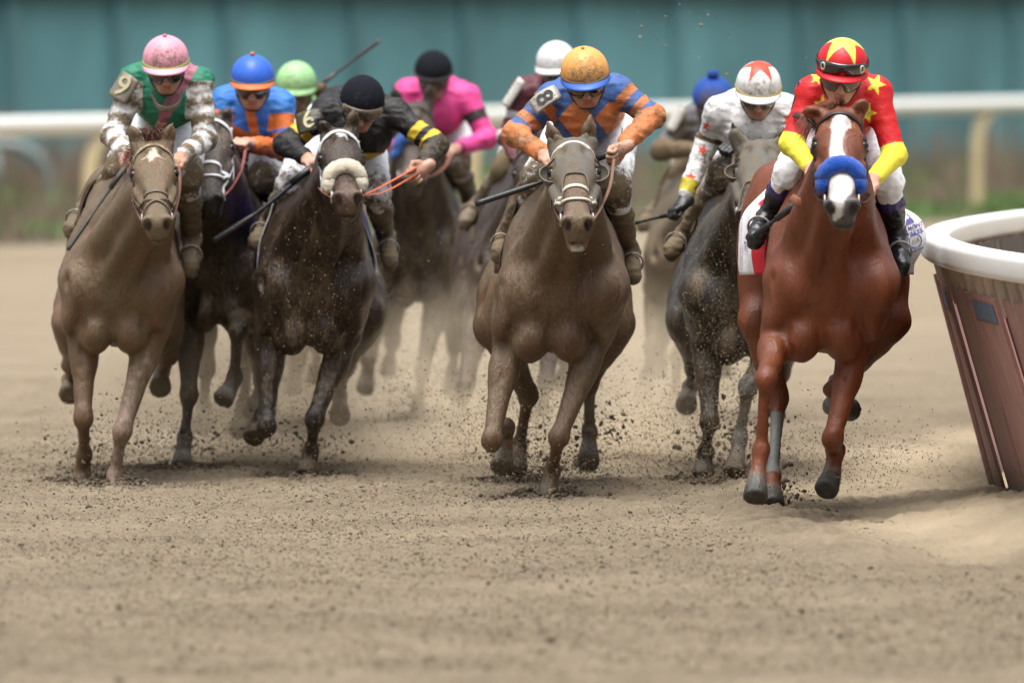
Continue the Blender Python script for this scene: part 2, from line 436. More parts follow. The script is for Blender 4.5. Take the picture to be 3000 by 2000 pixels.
# ------------------------------------------------------------------ horses
class HorseRig: pass
def leg_bits(F, L, J, hind, k=0.035, sc=1.0, planted=False):
    """J: world joints elbow/stifle, knee/hock, fetlock, coronet, sole"""
    a, b, c, d, e = J
    fw = nrm(b - a)
    if not hind:
        F.cone(a, lerp(a, b, .45), .074 * sc, .056 * sc, k=.035)
        F.cone(lerp(a, b, .3), b, .064 * sc, .040 * sc, k=.025)
        s, w = frame_of(b - a, (0, -1, 0))
        q = w if w[1] < 0 else -w
        F.ell(lerp(a, b, .30) + q * .03 * sc, (.055 * sc, .05 * sc, .13 * sc), k=.03, M=[s, w, nrm(b - a)])
        F.ell(lerp(a, b, .28) + s * .035 * np.sign(s[0] + 1e-6) * sc, (.042 * sc, .046 * sc, .11 * sc), k=.018, M=[s, w, nrm(b - a)])
        if abs(b[1] - a[1]) < .3: F.groove(lerp(a, b, .08) + q * .084 * sc - s * .012, lerp(a, b, .85) + q * .052 * sc - s * .004, .001, k=.03)
        # knee: blocky, broader than the cannon
        t = nrm(nrm(b - a) + nrm(c - b)); s, w = frame_of(t, (0, -1, 0))
        F.ell(b, (.046 * sc, .047 * sc, .068 * sc), k=.025, M=[s, w, t])
        F.ell(b + s * .028 * sc, (.023 * sc, .030 * sc, .036 * sc), k=.012, M=[s, w, t]); F.ell(b - s * .028 * sc, (.023 * sc, .030 * sc, .036 * sc), k=.012, M=[s, w, t])
    else:
        F.cone(a, b, .088 * sc, .046 * sc, k=.05)
        s, w = frame_of(b - a, (0, -1, 0))
        F.ell(lerp(a, b, .3), (.070 * sc, .10 * sc, .16 * sc), k=.05, M=[s, w, nrm(b - a)])
        t = nrm(c - b); s, w = frame_of(t, (0, -1, 0))
        F.ell(b, (.045 * sc, .062 * sc, .075 * sc), k=.025, M=[s, w, t])
        pt = b + A([0, .05, .045]) * sc                                  # point of hock
        F.cone(b, pt, .04 * sc, .026 * sc, k=.02); F.cone(pt, lerp(a, b, .5) + A([0, .05, 0]), .022 * sc, .02 * sc, k=.03)
    t = nrm(c - b); s, w = frame_of(t, (0, -1, 0)); bk = -w if w[1] < 0 else w
    F.cone(b, c, .034 * sc, .028 * sc, k=.022)
    F.cone(b + bk * .022 * sc, c + bk * .024 * sc, .020 * sc, .020 * sc, k=.010)
    for e_ in (-1, 1): F.groove(lerp(b, c, .12) + s * e_ * .030 * sc + bk * .012 * sc, lerp(b, c, .9) + s * e_ * .028 * sc + bk * .012 * sc, .006, k=.012)   # tendons behind the cannon
    t2 = nrm(nrm(c - b) + nrm(d - c)); s2, w2 = frame_of(t2, (0, -1, 0))
    F.ell(c, (.042 * sc, .045 * sc, .048 * sc), k=.02, M=[s2, w2, t2])
    F.cone(c, d, .035 * sc, .040 * sc, k=.02)
    F.cone(d + nrm(c - d) * .015, d, .041 * sc, .044 * sc, k=.010)
    F.frustum(d, e, .046 * sc, .060 * sc, k=.005)

def build_horse(code, H):
    d = H['d']; L = lambda t: P(t[0], t[1], d + t[2])
    s0 = FPX / d
    g = HorseRig(); g.code = code; g.d = d
    sc = H.get('sc', 1.0)
    x_of = lambda px, dy: (px - 1500) / FPX * (d + dy)
    z_of = lambda py, dy: CAM_H - (py - YH) / FPX * (d + dy)
    xl, xr = x_of(H['sh'][0], .1), x_of(H['sh'][1], .1); w = (xr - xl) / 2; cx = (xl + xr) / 2
    zb = z_of(H['chest'], 0); bx = x_of(H.get('breast', (H['sh'][0] + H['sh'][1]) / 2), -.15)
    hl, hr = x_of(H['hip'][0], 1.4), x_of(H['hip'][1], 1.4); hw = (hr - hl) / 2; hx = (hl + hr) / 2; hz = z_of(H['hip'][2], 1.4)
    zt = zb + H.get('depth', .73) * 1.0
    Dp = (zt - zb) / .80                       # vertical scale of the trunk
    Z = lambda f: zb + f * Dp
    # head frame
    pol = L((*H['poll'], H.get('pdy', -.55)))
    HL = H.get('HL', .60) * sc
    mz = z_of(H['muz'][1], -.9); mx = x_of(H['muz'][0], -.9)
    dz, dx = mz - pol[2], mx - pol[0]
    dyh = -math.sqrt(max(HL ** 2 - dz ** 2 - dx ** 2, .02)); mu = A([mx, pol[1] + dyh, mz])
    a = nrm(mu - pol); roll = H.get('yaw', 0.0)
    s = A([math.cos(roll), math.sin(roll), 0]); s = nrm(s - a * (s @ a)); n = np.cross(s, a)
    if n[1] > 0: n = -n
    g.pol, g.mu, g.a, g.s, g.n, g.HL = pol, mu, a, s, n, HL
    hs = H.get('hs', 1.0) * sc
    def HP(S, Nn, Aa): return pol + s * S * hs + n * Nn * hs + a * Aa * (HL / .60)
    g.HP = HP
    Mh = [s, n, a]
    legs = {q: [L(t) for t in H['legs'][q]] for q in H['legs']}
    allp = np.vstack([np.vstack(v) for v in legs.values()] + [pol[None], mu[None], [[xl - .12, d - .4, zt]], [[xr + .12, d + 2.3, zt]], [[hl - .12, d, zt + .12]], [[hr + .12, d, zt + .15]]])
    lo, hi = allp.min(0) - .17, allp.max(0) + .17
    lo[2] = min(lo[2], allp[:, 2].min() - .1)
    for q in ('earL', 'earR'):
        if q in H: e = L((H[q][0], H[q][1], H.get('pdy', -.55))); lo = np.minimum(lo, e - .12); hi = np.maximum(hi, e + .12)
    h = H.get('h', .0095)
    F = g.F = Field(lo, hi, (h, h * 1.5, h))
    Y = lambda y: d + y
    mid = lambda f: lerp(cx, hx, f)
    # --- trunk
    F.ell((cx, Y(.32), Z(.40)), (w * .88, .44, .38 * Dp), k=.1); F.ell((cx, Y(.42), Z(.66)), (w * .50, .40, .18 * Dp), k=.1)
    rc, hup, hrz, rb = H.get('rump', (.50, -.02, .22, .84))
    F.ell((mid(.55), Y(.95), Z(.49)), (w * rb, .62, .36 * Dp), k=.1)
    F.ell((hx, Y(1.45), lerp(hz, Z(.6), .7)), (hw * rc, .46, .27), k=.12)
    F.cone((cx, Y(.45), zt - .05), (hx, Y(1.5), zt - .02), .10, .13, k=.12)          # withers to croup
    for q in (-1, 1):
        F.cone((cx + q * .26 * w, Y(.34), Z(.72)), (cx + q * .68 * w, Y(-.04), Z(.36)), .085, .105, k=.09)   # shoulder blade
        F.ell((cx + q * .74 * w, Y(.16), Z(.34)), (w * .25, .17, .22), k=.05)          # triceps
        F.ell((cx + q * .60 * w, Y(-.12), Z(.33)), (.40 * w, .11, .13), k=.05)        # point of shoulder
        F.ell((hx + q * .54 * hw, Y(1.5), hz + hup), (hw * .42, .36, hrz), k=.09)
        F.cone((hx + q * .30 * hw, Y(1.5), zt - .10), (hx + q * .52 * hw, Y(1.5), hz + .05), .30 * hw, .38 * hw, k=.09)       # thigh
        F.ell((hx + q * .58 * hw, Y(1.25), hz - .02), (hw * .36, .24, .19), k=.07)       # stifle
    # --- neck
    wit = A([cx, Y(.48), zt - .10]); nb = HP(0, -.13, .09)
    F.cone(HP(0, -.06, -.02), lerp(HP(0, -.06, -.02), wit, .55), .066, .08, k=.06); F.cone(lerp(HP(0, -.06, -.02), wit, .5), wit, .08, .12, k=.1)
    F.cone(nb, (cx, Y(.12), Z(.56)), .085, .19, k=.09)
    F.cone(HP(0, -.19, .18), (lerp(cx, bx, .6), Y(-.05), Z(.42)), .066, .125, k=.07)
    for q in (-1, 1):
        F.cone(HP(q * .05, -.15, .12), (cx + q * .50 * w, Y(-.02), Z(.44)), .055, .10, k=.05)
        F.cone(HP(q * .03, -.2, .2), (bx + q * .17 * w, Y(-.15), Z(.33)), .032, .050, k=.028)       # strap muscle to the breastbone
    # --- breast
    F.ell((lerp(cx, bx, .6), Y(-.06), Z(.33)), (.70 * w, .180, .235 * Dp), k=.09)
    for q in (-1, 1):
        F.ell((bx + q * .29 * w, Y(-.105), Z(.108)), (.31 * w, .112, .122 * Dp), k=.036, M=[nrm((1, 0, q * .2)), (0, 1, 0), nrm((-q * .2, 0, 1))])
        F.ell((bx + q * .66 * w, Y(-.06), Z(.24)), (.24 * w, .12, .16 * Dp), k=.03, M=[nrm((1, 0, q * .3)), (0, 1, 0), nrm((-q * .3, 0, 1))])
    for q in (-1, 1):
        F.ell((bx + q * .36 * w, Y(-.0), Z(.105)), (.32 * w, .16, .105 * Dp), k=.03)
    F.groove((bx, Y(-.255), Z(.30)), (bx, Y(-.19), Z(-.04)), .014, k=.03, lip=.01)
    for q in (-1, 1):      # soft folds over each breast muscle and down the edge of the shoulder
        F.groove((bx - q * .04 * w, Y(-.250), Z(.215)), (bx + q * .50 * w, Y(-.220), Z(.235)), .012, k=.022, lip=.012)
        F.groove((bx + q * .56 * w, Y(-.205), Z(.27)), (bx + q * .52 * w, Y(-.15), Z(.0)), .009, k=.026, lip=.014)
        F.groove((bx + q * .95 * w, Y(-.13), Z(.50)), (bx + q * .70 * w, Y(-.20), Z(.22)), .010, k=.04, lip=.02)
    # --- legs
    for key, J in legs.items():
        hind = key.startswith('H'); q = -1 if key.endswith('L') else 1
        if not hind:
            F.cone((cx + q * .66 * w, Y(-.02), Z(.34)), J[0], .098, .070, k=.05)
            F.cone((cx + q * .52 * w, Y(.05), Z(.22)), lerp(J[0], J[1], .15), .06, .050, k=.04)
        else:
            J[0][0] = hx + np.clip(J[0][0] - hx, -(hw - .085), hw - .085); F.cone((hx + q * .52 * hw, Y(1.4), hz + .0), J[0], .38 * hw, .085, k=.08)
        leg_bits(F, L, J, hind, sc=H.get('lsc', .93) * sc)
    # --- head
    F.ell(HP(0, -.045, .085), (.082 * hs, .085 * hs, .13), k=.04, M=Mh)
    F.ell(HP(0, -.035, .175), (.092 * hs, .065 * hs, .11), k=.04, M=Mh)                                        # forehead
    F.cone(HP(0, -.035, .22), HP(0, -.022, .50), .070 * hs, .044 * hs, k=.03, flat=(n, .72))                 # nasal bone
    F.cone(HP(0, -.09, .24), HP(0, -.062, .53), .070 * hs, .052 * hs, k=.03)
    for q in (-1, 1):
        F.ell(HP(q * .050, -.15, .21), (.042 * hs, .09 * hs, .12), k=.03, M=Mh)                              # cheek
        F.ell(HP(q * .076, -.050, .165), (.031 * hs, .036 * hs, .042), k=.02, M=Mh)                            # orbit
        F.cone(HP(q * .056, -.008, .122), HP(q * .090, -.030, .152), .018 * hs, .014 * hs, k=.014)              # brow ridge
        F.cone(HP(q * .090, -.030, .152), HP(q * .100, -.062, .180), .014 * hs, .010 * hs, k=.012)
        F.ell(HP(q * .050, .024, .105), (.020 * hs, .016 * hs, .030), k=.03, op='sub', M=Mh)                     # hollow above the eye
        F.cone(HP(q * .082, -.07, .26), HP(q * .060, -.06, .40), .020 * hs, .012 * hs, k=.025)                 # facial crest
        F.ell(HP(q * .102, -.030, .173), (.018 * hs, .021 * hs, .017), k=.008, op='sub', M=Mh)                 # eye socket
        F.groove(HP(q * .055, -.02, .27), HP(q * .050, -.035, .46), .006, k=.025)
        F.ell(HP(q * .030, -.13, .43), (.022 * hs, .035 * hs, .14), k=.02, M=Mh)                              # lower jaw
    F.ell(HP(0, -.055, .555), (.057 * hs, .055 * hs, .058), k=.03, M=Mh)
    F.ell(HP(0, -.092, .578), (.050 * hs, .040 * hs, .044), k=.02, M=Mh)                                       # upper lip
    jaw = H.get('jaw', 0.0)
    F.ell(HP(0, -.122 - jaw, .570 - jaw * .3), (.040 * hs, .028 * hs, .046), k=.016, M=Mh)                         # chin
    if jaw: F.ell(HP(0, -.112 - jaw * .4, .61), (.034 * hs, .010 + jaw * .38, .05), k=.01, op='sub', M=Mh)
    else: F.cone(HP(-.05, -.110, .612), HP(.05, -.110, .612), .007, .007, k=.012, op='sub'); F.groove(HP(0, -.05, .63), HP(0, -.10, .62), .006, k=.012)
    for q in (-1, 1):
        F.ell(HP(q * .041, -.030, .578), (.031 * hs, .034 * hs, .032), k=.015, M=Mh)
        F.ell(HP(q * .044, -.026, .610), (.0175 * hs, .027 * hs, .026), k=.007, op='sub', M=[nrm(s + n * q * .35), nrm(n - s * q * .35), a])
    # ears
    for key, q in (('earL', -1), ('earR', 1)):
        if key not in H: continue
        e = H[key]; pd = H.get('pdy', -.55)
        tip = L((e[0], e[1], pd + H.get('edy', -.02))); b0 = L((e[2], e[3], pd + .01))
        ax = tip - b0; ax = ax / np.linalg.norm(ax)
        sd = nrm(np.cross(ax, A([0, -1, 0]))); fw = nrm(np.cross(sd, ax)); fw = fw if fw[1] < 0 else -fw
        out = sd if sd[0] * q > 0 else -sd; fw = nrm(fw + out * H.get('eout', .35))
        F.cone(lerp(HP(q * .05, -.05, .02), b0, .6), b0, .034 * hs, .030 * hs, k=.03)
        F.cone(b0, lerp(b0, tip, .45), .026 * hs, .031 * hs, k=.022, flat=(fw, .75))
        F.cone(lerp(b0, tip, .40), tip, .031 * hs, .004, k=.01, flat=(fw, .7))
        F.cone(lerp(b0, tip, .25) + fw * .026 * hs, lerp(b0, tip, .82) + fw * .017 * hs, .016 * hs, .005, k=.008, op='sub')
    # sinew and loose skin: shallow vertical folds over the whole animal
    if H.get('h', .0095) < .0115:
        ix = np.argwhere(np.abs(F.F) < .03); Vn = F.lo + ix * F.h
        far = sm(.02, .12, np.linalg.norm((Vn - pol) - ((Vn - pol) @ a)[:, None] * a, axis=1) - .06) * sm(.35, .6, Vn[:, 2])
        nz = (fbm(Vn, (12, 8, 4.2), 61, 2) - .5) * .030 + (fbm(Vn, (34, 20, 12), 62, 2) - .5) * .003
        F.F[ix[:, 0], ix[:, 1], ix[:, 2]] += (nz * (.15 + .85 * far)).astype(np.float32)
    V, Fq = F.mesh(2)
    # per-vertex description used by the coat
    rel = V - pol
    g.hS, g.hN, g.hA = rel @ s / hs, rel @ n / hs, rel @ a / (HL / .60)
    g.head = sm(-.05, .02, g.hA) * (np.abs(g.hS) < .16) * (g.hN > -.26) * (g.hN < .08) * (g.hA < .72)
    g.V = V; g.w, g.cx, g.zb, g.zt, g.hx, g.hw, g.hz, g.Dp, g.bx = w, cx, zb, zt, hx, hw, hz, Dp, bx
    g.legs = legs
    g.tleg = {}
    for key, J in legs.items():   # 0 at elbow/stifle ... 4 at sole, with distance
        bd = np.full(len(V), 9.0); bt = np.zeros(len(V))
        for i in range(4):
            ab = J[i + 1] - J[i]; t = np.clip(((V - J[i]) @ ab) / (ab @ ab), 0, 1)
            dd = np.linalg.norm(V - J[i] - t[:, None] * ab, axis=1)
            m = dd < bd; bd = np.where(m, dd, bd); bt = np.where(m, i + t, bt)
        g.tleg[key] = (bd, bt)
    col = coat_colour(g, H)
    base = A([cx, Y(.4), 0])
    g.root = thing('race_horse', base, H['label'], 'horse', 'racehorses galloping round the dirt track')
    g.body = new_mesh('horse_body', V, Fq, M[H.get('mat', 'coat')], g.root, col)
    # eyes
    for q in (-1, 1):
        mb = MB(); uv_sphere(mb, HP(q * .0885, -.039, .172), .0195 * hs, 16, 12, col=(.006, .004, .003)); mb.build('eye', M['eye'], g.root)
    g.H = H
    return g

def uv_sphere(mb, c, r, nu=16, nv=10, col=None, M3=None):
    r = np.ones(3) * r; V = []; F = []
    for j in range(nv + 1):
        for i in range(nu):
            th, ph = math.pi * j / nv, 2 * math.pi * i / nu
            p = A([math.sin(th) * math.cos(ph), math.sin(th) * math.sin(ph), math.cos(th)]) * r
            V.append(p if M3 is None else p @ np.asarray(M3))
    for j in range(nv):
        for i in range(nu):
            F.append((j * nu + i, (j + 1) * nu + i, (j + 1) * nu + (i + 1) % nu, j * nu + (i + 1) % nu))
    mb.add(np.asarray(V) + np.asarray(c), F, col)

def coat_colour(g, H):
    V = g.V; nV = len(V); c = np.tile(A(H['coat']), (nV, 1))
    # slow hue drift of the coat itself
    f = fbm(V, 3.0, 5)[:, None]; c = c * (0.86 + 0.28 * f)
    def put(mask, colr): 
        nonlocal c
        m = np.clip(np.asarray(mask, float), 0, 1)[:, None]; c = c * (1 - m) + A(colr)[None] * m
    jit = (fbm(V, 30.0, 9) - .5)
    pts = H.get('points')            # dark legs
    for key, (bd, bt) in g.tleg.items():
        near = bd < .16
        if pts is not None: put(near * sm(H.get('pt0', .5), 1.2, bt + jit * .5), pts)
        wl = H.get('sock', {}).get(key)
        if wl: put(near * sm(wl[0], wl[0] + .12, bt + jit * .5) * (bd < .1), wl[1])
        bnd = H.get('bandage', {}).get(key)
        if bnd: put(near * (bt > bnd[0]) * (bt < bnd[1]) * (bd < .09), bnd[2])
        hoof = H.get('hoof', srgb(92, 88, 80))
        hc = A(hoof)[None] * (.45 + 1.1 * fbm(V, (50, 50, 14), 31, 3)[:, None]) * (1.25 - .6 * sm(3.1, 3.9, bt))[:, None]
        m = (near * (bd < .12) * sm(3.02, 3.10, bt))[:, None]; c = c * (1 - m) + hc * m
    if H.get('coronet') is not None:
        for key, (bd, bt) in g.tleg.items(): put((bd < .09) * sm(2.55, 2.9, bt + jit * .4) * (1 - sm(3.02, 3.08, bt)), H['coronet'])
    hd = g.head > .5
    if H.get('muzzle') is not None: put(hd * sm(.44, .56, g.hA + jit * .1), H['muzzle'])
    if H.get('eyering') is not None:
        for q in (-1, 1):
            r = np.sqrt((g.hS - q * .090) ** 2 + (g.hN + .042) ** 2 * .8 + (g.hA - .172) ** 2 * .7)
            put(hd * (1 - sm(.018, .05, r)), H['eyering'])
    clean = np.zeros(nV)
    for fn in H.get('marks', []): clean = np.maximum(clean, .75 * hd * fn(g.hS, g.hN, g.hA, jit)); put(hd * fn(g.hS, g.hN, g.hA, jit), H.get('white', (.78, .74, .70)))
    ml = hd * (np.abs(g.hN + .110) < .010) * (g.hA > .575) * (g.hA < .66) * (np.abs(g.hS) < .05)
    if not H.get('jaw'): put(ml * .8, (.02, .012, .012)); clean = np.maximum(clean, ml * .7)
    for q in (-1, 1):                 # inside of the nostrils
        r = np.sqrt((g.hS - q * .043) ** 2 + ((g.hN + .030) * .7) ** 2 + (g.hA - .606) ** 2)
        clean = np.maximum(clean, hd * (1 - sm(.016, .024, r))); put(hd * (1 - sm(.016, .024, r)), H.get('nostril', (.02, .012, .012)))
    if H.get('jaw'):
        put(hd * (g.hA > .53) * (np.abs(g.hN + .122 + H['jaw'] * .4) < .012 + H['jaw'] * .25) * (np.abs(g.hS) < .036), (.30, .16, .14))
        put(hd * (g.hA > .555) * (np.abs(g.hN + .118 + H['jaw'] * .95) < .010) * (np.abs(g.hS) < .026), (.62, .57, .48))
    mud = H['mud'](g, V) if callable(H['mud']) else np.full(nV, H['mud'])
    if H.get('mat') is None:       # runs of wet mud and clean hair down the shoulders, dried splashes on the legs
        side = sm(.35, .95, np.abs(V[:, 0] - g.bx) / g.w) * sm(.55, .8, V[:, 2]); mud = mud + (.25 + .75 * side) * 1.0 * (fbm(V, (34, 20, 4.0), 88, 2) - .52) + .35 * (fbm(V, (60, 60, 40), 89, 2) - .5) * (V[:, 2] < .8)
    for q in (-1, 1):
        r = np.sqrt((g.hS - q * .092) ** 2 + (g.hN + .040) ** 2 + (g.hA - .172) ** 2); e = hd * (1 - sm(.020, .034, r))
        c = c * (1 - .75 * e[:, None]); clean = np.maximum(clean, e * .7)
    if H.get('jaw'): clean = np.maximum(clean, hd * (g.hA > .55) * (np.abs(g.hN + .122 + H['jaw'] * .4) < .022))
    mud = mud * (1 - clean)
    return np.hstack([c, np.clip(mud, 0, 1.4)[:, None]])

def strap_path(g, pts, off=.006, base=-.07):
    """pts (a, theta_deg): points on the head's surface"""
    out, nn = [], []
    for aa, th in pts:
        o = g.HP(0, base, aa); t = R(th); dr = math.cos(t) * g.n + math.sin(t) * g.s
        p = g.F.hit(o, dr, .22, .01); nv = g.F.normal(p)[0]
        out.append(p + nv * off); nn.append(nv)
    return out, nn
def strap(mb, g, pts, wd=.011, off=.004, n=24, col=None, flat=.4, base=-.07):
    pts = [np.asarray(p, float) for p in spline(pts, n)]
    p, nn = strap_path(g, pts, off, base)
    tube(mb, p, wd, seg=8, flat=flat, normals=nn, col=col)
    return p

def bridle(g, col=(.03, .018, .012), nose='plain', nosecol=None, browcol=None, mud=0.0, wd=.010, fig8=False, rein=None, noseband_a=.36):
    c4 = lambda c, m=mud: (*c, m)
    mb = MB(); cc = c4(col)
    for q in (-1, 1):
        strap(mb, g, [(.03, q * 62), (.09, q * 92), (.22, q * 104), (.38, q * 92), (.50, q * 80)], wd, col=cc)
        strap(mb, g, [(.09, q * 92), (.20, q * 116), (.27, q * 134)], wd * .8, col=cc)
    br = mb.build('bridle', M['strap'], g.root); g.bridle = br
    mb = MB(); strap(mb, g, [(.085, -84), (.062, -45), (.055, 0), (.062, 45), (.085, 84)], wd * 1.15, col=c4(browcol if browcol is not None else col)); sub(mb.build('browband', M['strap'], g.root), br)
    mb = MB()
    na = noseband_a
    if nose == 'plain':
        strap(mb, g, [(na + .02, -112), (na, -60), (na - .012, 0), (na, 60), (na + .02, 112)], wd * 1.1, col=c4(nosecol if nosecol is not None else col))
        if fig8:
            strap(mb, g, [(na + .01, -85), (na + .07, -45), (na + .095, 0), (na + .07, 45), (na + .01, 85)], wd * .75, off=.009, col=c4(nosecol if nosecol is not None else col))
        sub(mb.build('noseband', M['strap'], g.root), br)
    elif nose == 'cross':
        strap(mb, g, [(na + .01, -100), (na - .005, -50), (na - .012, 0), (na - .005, 50), (na + .01, 100)], wd * 1.1, col=cc)
        for q in (-1, 1): strap(mb, g, [(na + .0, q * 70), (na + .05, q * 20), (na + .10, -q * 45), (na + .14, -q * 95)], wd * .8, off=.008, col=cc)
        sub(mb.build('noseband', M['strap'], g.root), br)
    else:                                   # fat fleece roll over the nose
        pts = spline([(na + .070, -84), (na + .034, -58), (na + .004, -25), (na - .002, 0), (na + .004, 25), (na + .034, 58), (na + .070, 84)], 40)
        p, nn = strap_path(g, pts, .018)
        rs = [.039 * (1 - abs(i / 39 * 2 - 1) ** 6 * .55) for i in range(40)]
        tube(mb, p, rs, seg=18, flat=.92, normals=nn, col=(*nosecol, mud * .5))
        V = mb.V[0]; V += (np.stack([fbm(V, 90, k, 2) for k in range(3)], 1) - .5) * .010
        sub(mb.build('fleece_noseband', M['fleece'], g.root), br)
    # bit rings and reins
    for q in (-1, 1):
        c0, nn = strap_path(g, [(.505, q * 84)], .010); mb = MB(); ring = []
        for i in range(21):
            t = 2 * math.pi * i / 20; ring.append(c0[0] + .026 * (math.cos(t) * g.a + math.sin(t) * (g.n)))
        tube(mb, ring, .0042, seg=6, col=(.45, .44, .42), cap=False); sub(mb.build('bit_ring', M['metal'], g.root), br)
    if rein:
        for q, pts, rc in rein:
            c0, _ = strap_path(g, [(.505, q * 84)], .012); mb = MB()
            W = [c0[0]] + [P(x, y, g.d + dy) for x, y, dy in pts]
            if len(pts) == 1:
                e = W[-1]; W = [W[0], lerp(W[0], e, .3) + A([q * .008, 0, -.026]), lerp(W[0], e, .65) + A([q * .014, 0, -.030]), e]
            tube(mb, spline(W, 30), .0078, seg=8, flat=.35, col=(*rc, mud * .6)); sub(mb.build('rein', M['strap'], g.root), br)

def hood(g, col, mud, cut=.30, cup=True, cupcol=None):
    """racing hood over brow and cheeks with blinker cups behind the eyes"""
    nu, nv = 40, 49; G = np.zeros((nu, nv, 3)); N = np.zeros((nu, nv, 3)); UV = np.zeros((nu, nv, 2))
    for j in range(nv):
        th = -118 + 236 * j / (nv - 1)
        low = cut + (.20 * sm(22, 62, abs(th)))
        for i in range(nu):
            aa = lerp(-.005 + .02 * (abs(th) > 60), low, i / (nu - 1)); UV[i, j] = aa, th
            o = g.HP(0, -.07, aa); t = R(th); dr = math.cos(t) * g.n + math.sin(t) * g.s
            p = g.F.hit(o, dr, .20, .01); nn = g.F.normal(p)[0]; G[i, j] = p; N[i, j] = nn
    G = G + N * .007
    def keep(i, j):
        c = G[i:i + 2, j:j + 2].mean((0, 1))
        for q in (-1, 1):
            r = c - g.HP(q * .095, -.045, .172)
            if math.hypot(r @ g.a, r @ g.s * .3) < .036 and abs(UV[i, j, 1]) > 45 and abs(UV[i, j, 1]) < 112: return False
        return True
    mb = MB(); patch(mb, G, .006, N, col=(*col, mud), keep=keep)
    h = mb.build('blinker_hood', M['cloth'], g.root)
    if cup:
        for q in (-1, 1):
            e = g.HP(q * .086, -.080, .178); nu, nv = 14, 24; G = np.zeros((nu, nv, 3))
            for i in range(nu):
                for j in range(nv):
                    u = i / (nu - 1); t = R(-112 + 224 * j / (nv - 1))
                    # bowl wrapped round the outer and rear side of the eye, open towards the nose
                    rad = .066 * math.sin(u * math.pi / 2); depth = .062 * (1 - math.cos(u * math.pi / 2)) ** .8
                    G[i, j] = e + g.s * q * (math.cos(t) * rad * .86 + .004) + g.a * math.sin(t) * rad * 1.0 + g.n * (depth - .012)
            mb = MB(); patch(mb, G, .005 * q, col=(*(cupcol if cupcol is not None else col), mud)); sub(mb.build('blinker_cup', M['leather'], g.root), h)
    return h

def hair(g, name, tufts, col, seed=1, mud=0.0):
    """tufts: (points(world), radius of the lock, number of strands, strand radius)"""
    rng = random.Random(seed); mb = MB()
    for pts, rad, nst, sr in tufts:
        pts = [np.asarray(p, float) for p in pts]
        for k in range(nst):
            o = A([rng.gauss(0, 1), rng.gauss(0, 1), rng.gauss(0, 1)]) * rad; ln = rng.uniform(.65, 1.0)
            q = []
            for i, p in enumerate(pts):
                f = i / (len(pts) - 1)
                q.append(p + o * (.35 + .9 * f) + A([rng.gauss(0, 1), rng.gauss(0, 1), rng.gauss(0, 1)]) * rad * .35 * f)
            q = spline(q, 9); q = q[:max(4, int(9 * ln))]
            sh = rng.uniform(.6, 1.3)
            tube(mb, q, sr, sr * .15, seg=4, col=(*(A(col) * sh), mud), cap=False)
    return mb.build(name, M['hair'], g.root)

def saddle_cloth(g, q, y0, y1, t0, t1, col, flare=None, name='saddle_cloth', off=.014, nu=26, nv=26, mat='cloth', colfn=None, droop=0.0, thick=.006):
    """cloth on one side of the back: y0..y1 metres behind the breast, t0..t1 degrees from the spine"""
    G = np.zeros((nu, nv, 3)); U = np.zeros((nu, nv, 2))
    for i in range(nu):
        y = lerp(y0, y1, i / (nu - 1))
        o = A([lerp(g.cx, g.hx, np.clip((y - .3) / 1.1, 0, 1)), g.d + y, g.zb + .42 * g.Dp])
        for j in range(nv):
            f = j / (nv - 1); t = R(lerp(t0, t1, f)); dr = A([q * math.sin(t), 0, math.cos(t)])
            p = g.F.hit(o, dr, .62, .05); r = off
            if flare: r += flare(i / (nu - 1), f)
            G[i, j] = p + dr * r; U[i, j] = i / (nu - 1), f
    # even the drape a little
    for _ in range(3):
        K = G.copy(); K[1:-1, 1:-1] = (G[:-2, 1:-1] + G[2:, 1:-1] + G[1:-1, :-2] + G[1:-1, 2:]) / 4; G = K
    W = (np.stack([fbm(G.reshape(-1, 3), 9, 3, 2), fbm(G.reshape(-1, 3), 9, 4, 2), np.zeros(nu * nv) + .5], 1) - .5).reshape(nu, nv, 3); G = G + W * .02
    c = np.tile(A([*col, 0.0] if len(col) == 3 else col), (nu, nv, 1)).astype(float)
    if colfn is not None:
        for i in range(nu):
            for j in range(nv):
                v = colfn(*U[i, j])
                if v is not None: c[i, j] = v
    mb = MB(); patch(mb, G, -thick * q, col=c)
    return mb.build(name, M[mat], g.root), G

def tail(g, col, mud, sway=0.0):
    b = A([g.hx, g.d + 1.88, g.zt - .06])
    pts = [b, b + A([sway * .3, .14, .04]), b + A([sway * .8, .36, -.06]), b + A([sway * 1.2, .62, -.25])]
    return hair(g, 'tail', [(pts, .035, 60, .008)], col, 7, mud)

# ------------------------------------------------------------------ riders
def wrinkle(F, f, amp, seed, oct=2):
    ix = np.argwhere(np.abs(F.F) < .03)
    V = F.lo + ix * F.h
    n = fbm(V, f, seed, oct) - .5
    F.F[ix[:, 0], ix[:, 1], ix[:, 2]] += (amp * n).astype(np.float32)
def ridged(F, f, amp, seed):
    """thin folds"""
    ix = np.argwhere(np.abs(F.F) < .03); V = F.lo + ix * F.h
    n = 1 - np.abs(fbm(V, f, seed, 2) - .5) * 4
    F.F[ix[:, 0], ix[:, 1], ix[:, 2]] -= (amp * np.clip(n, -.3, 1)).astype(np.float32)
def segdist(V, pts):
    bd = np.full(len(V), 9.0); bt = np.zeros(len(V))
    for i in range(len(pts) - 1):
        ab = pts[i + 1] - pts[i]; t = np.clip(((V - pts[i]) @ ab) / (ab @ ab + 1e-9), 0, 1)
        dd = np.linalg.norm(V - pts[i] - t[:, None] * ab, axis=1); m = dd < bd
        bd = np.where(m, dd, bd); bt = np.where(m, i + t, bt)
    return bd, bt
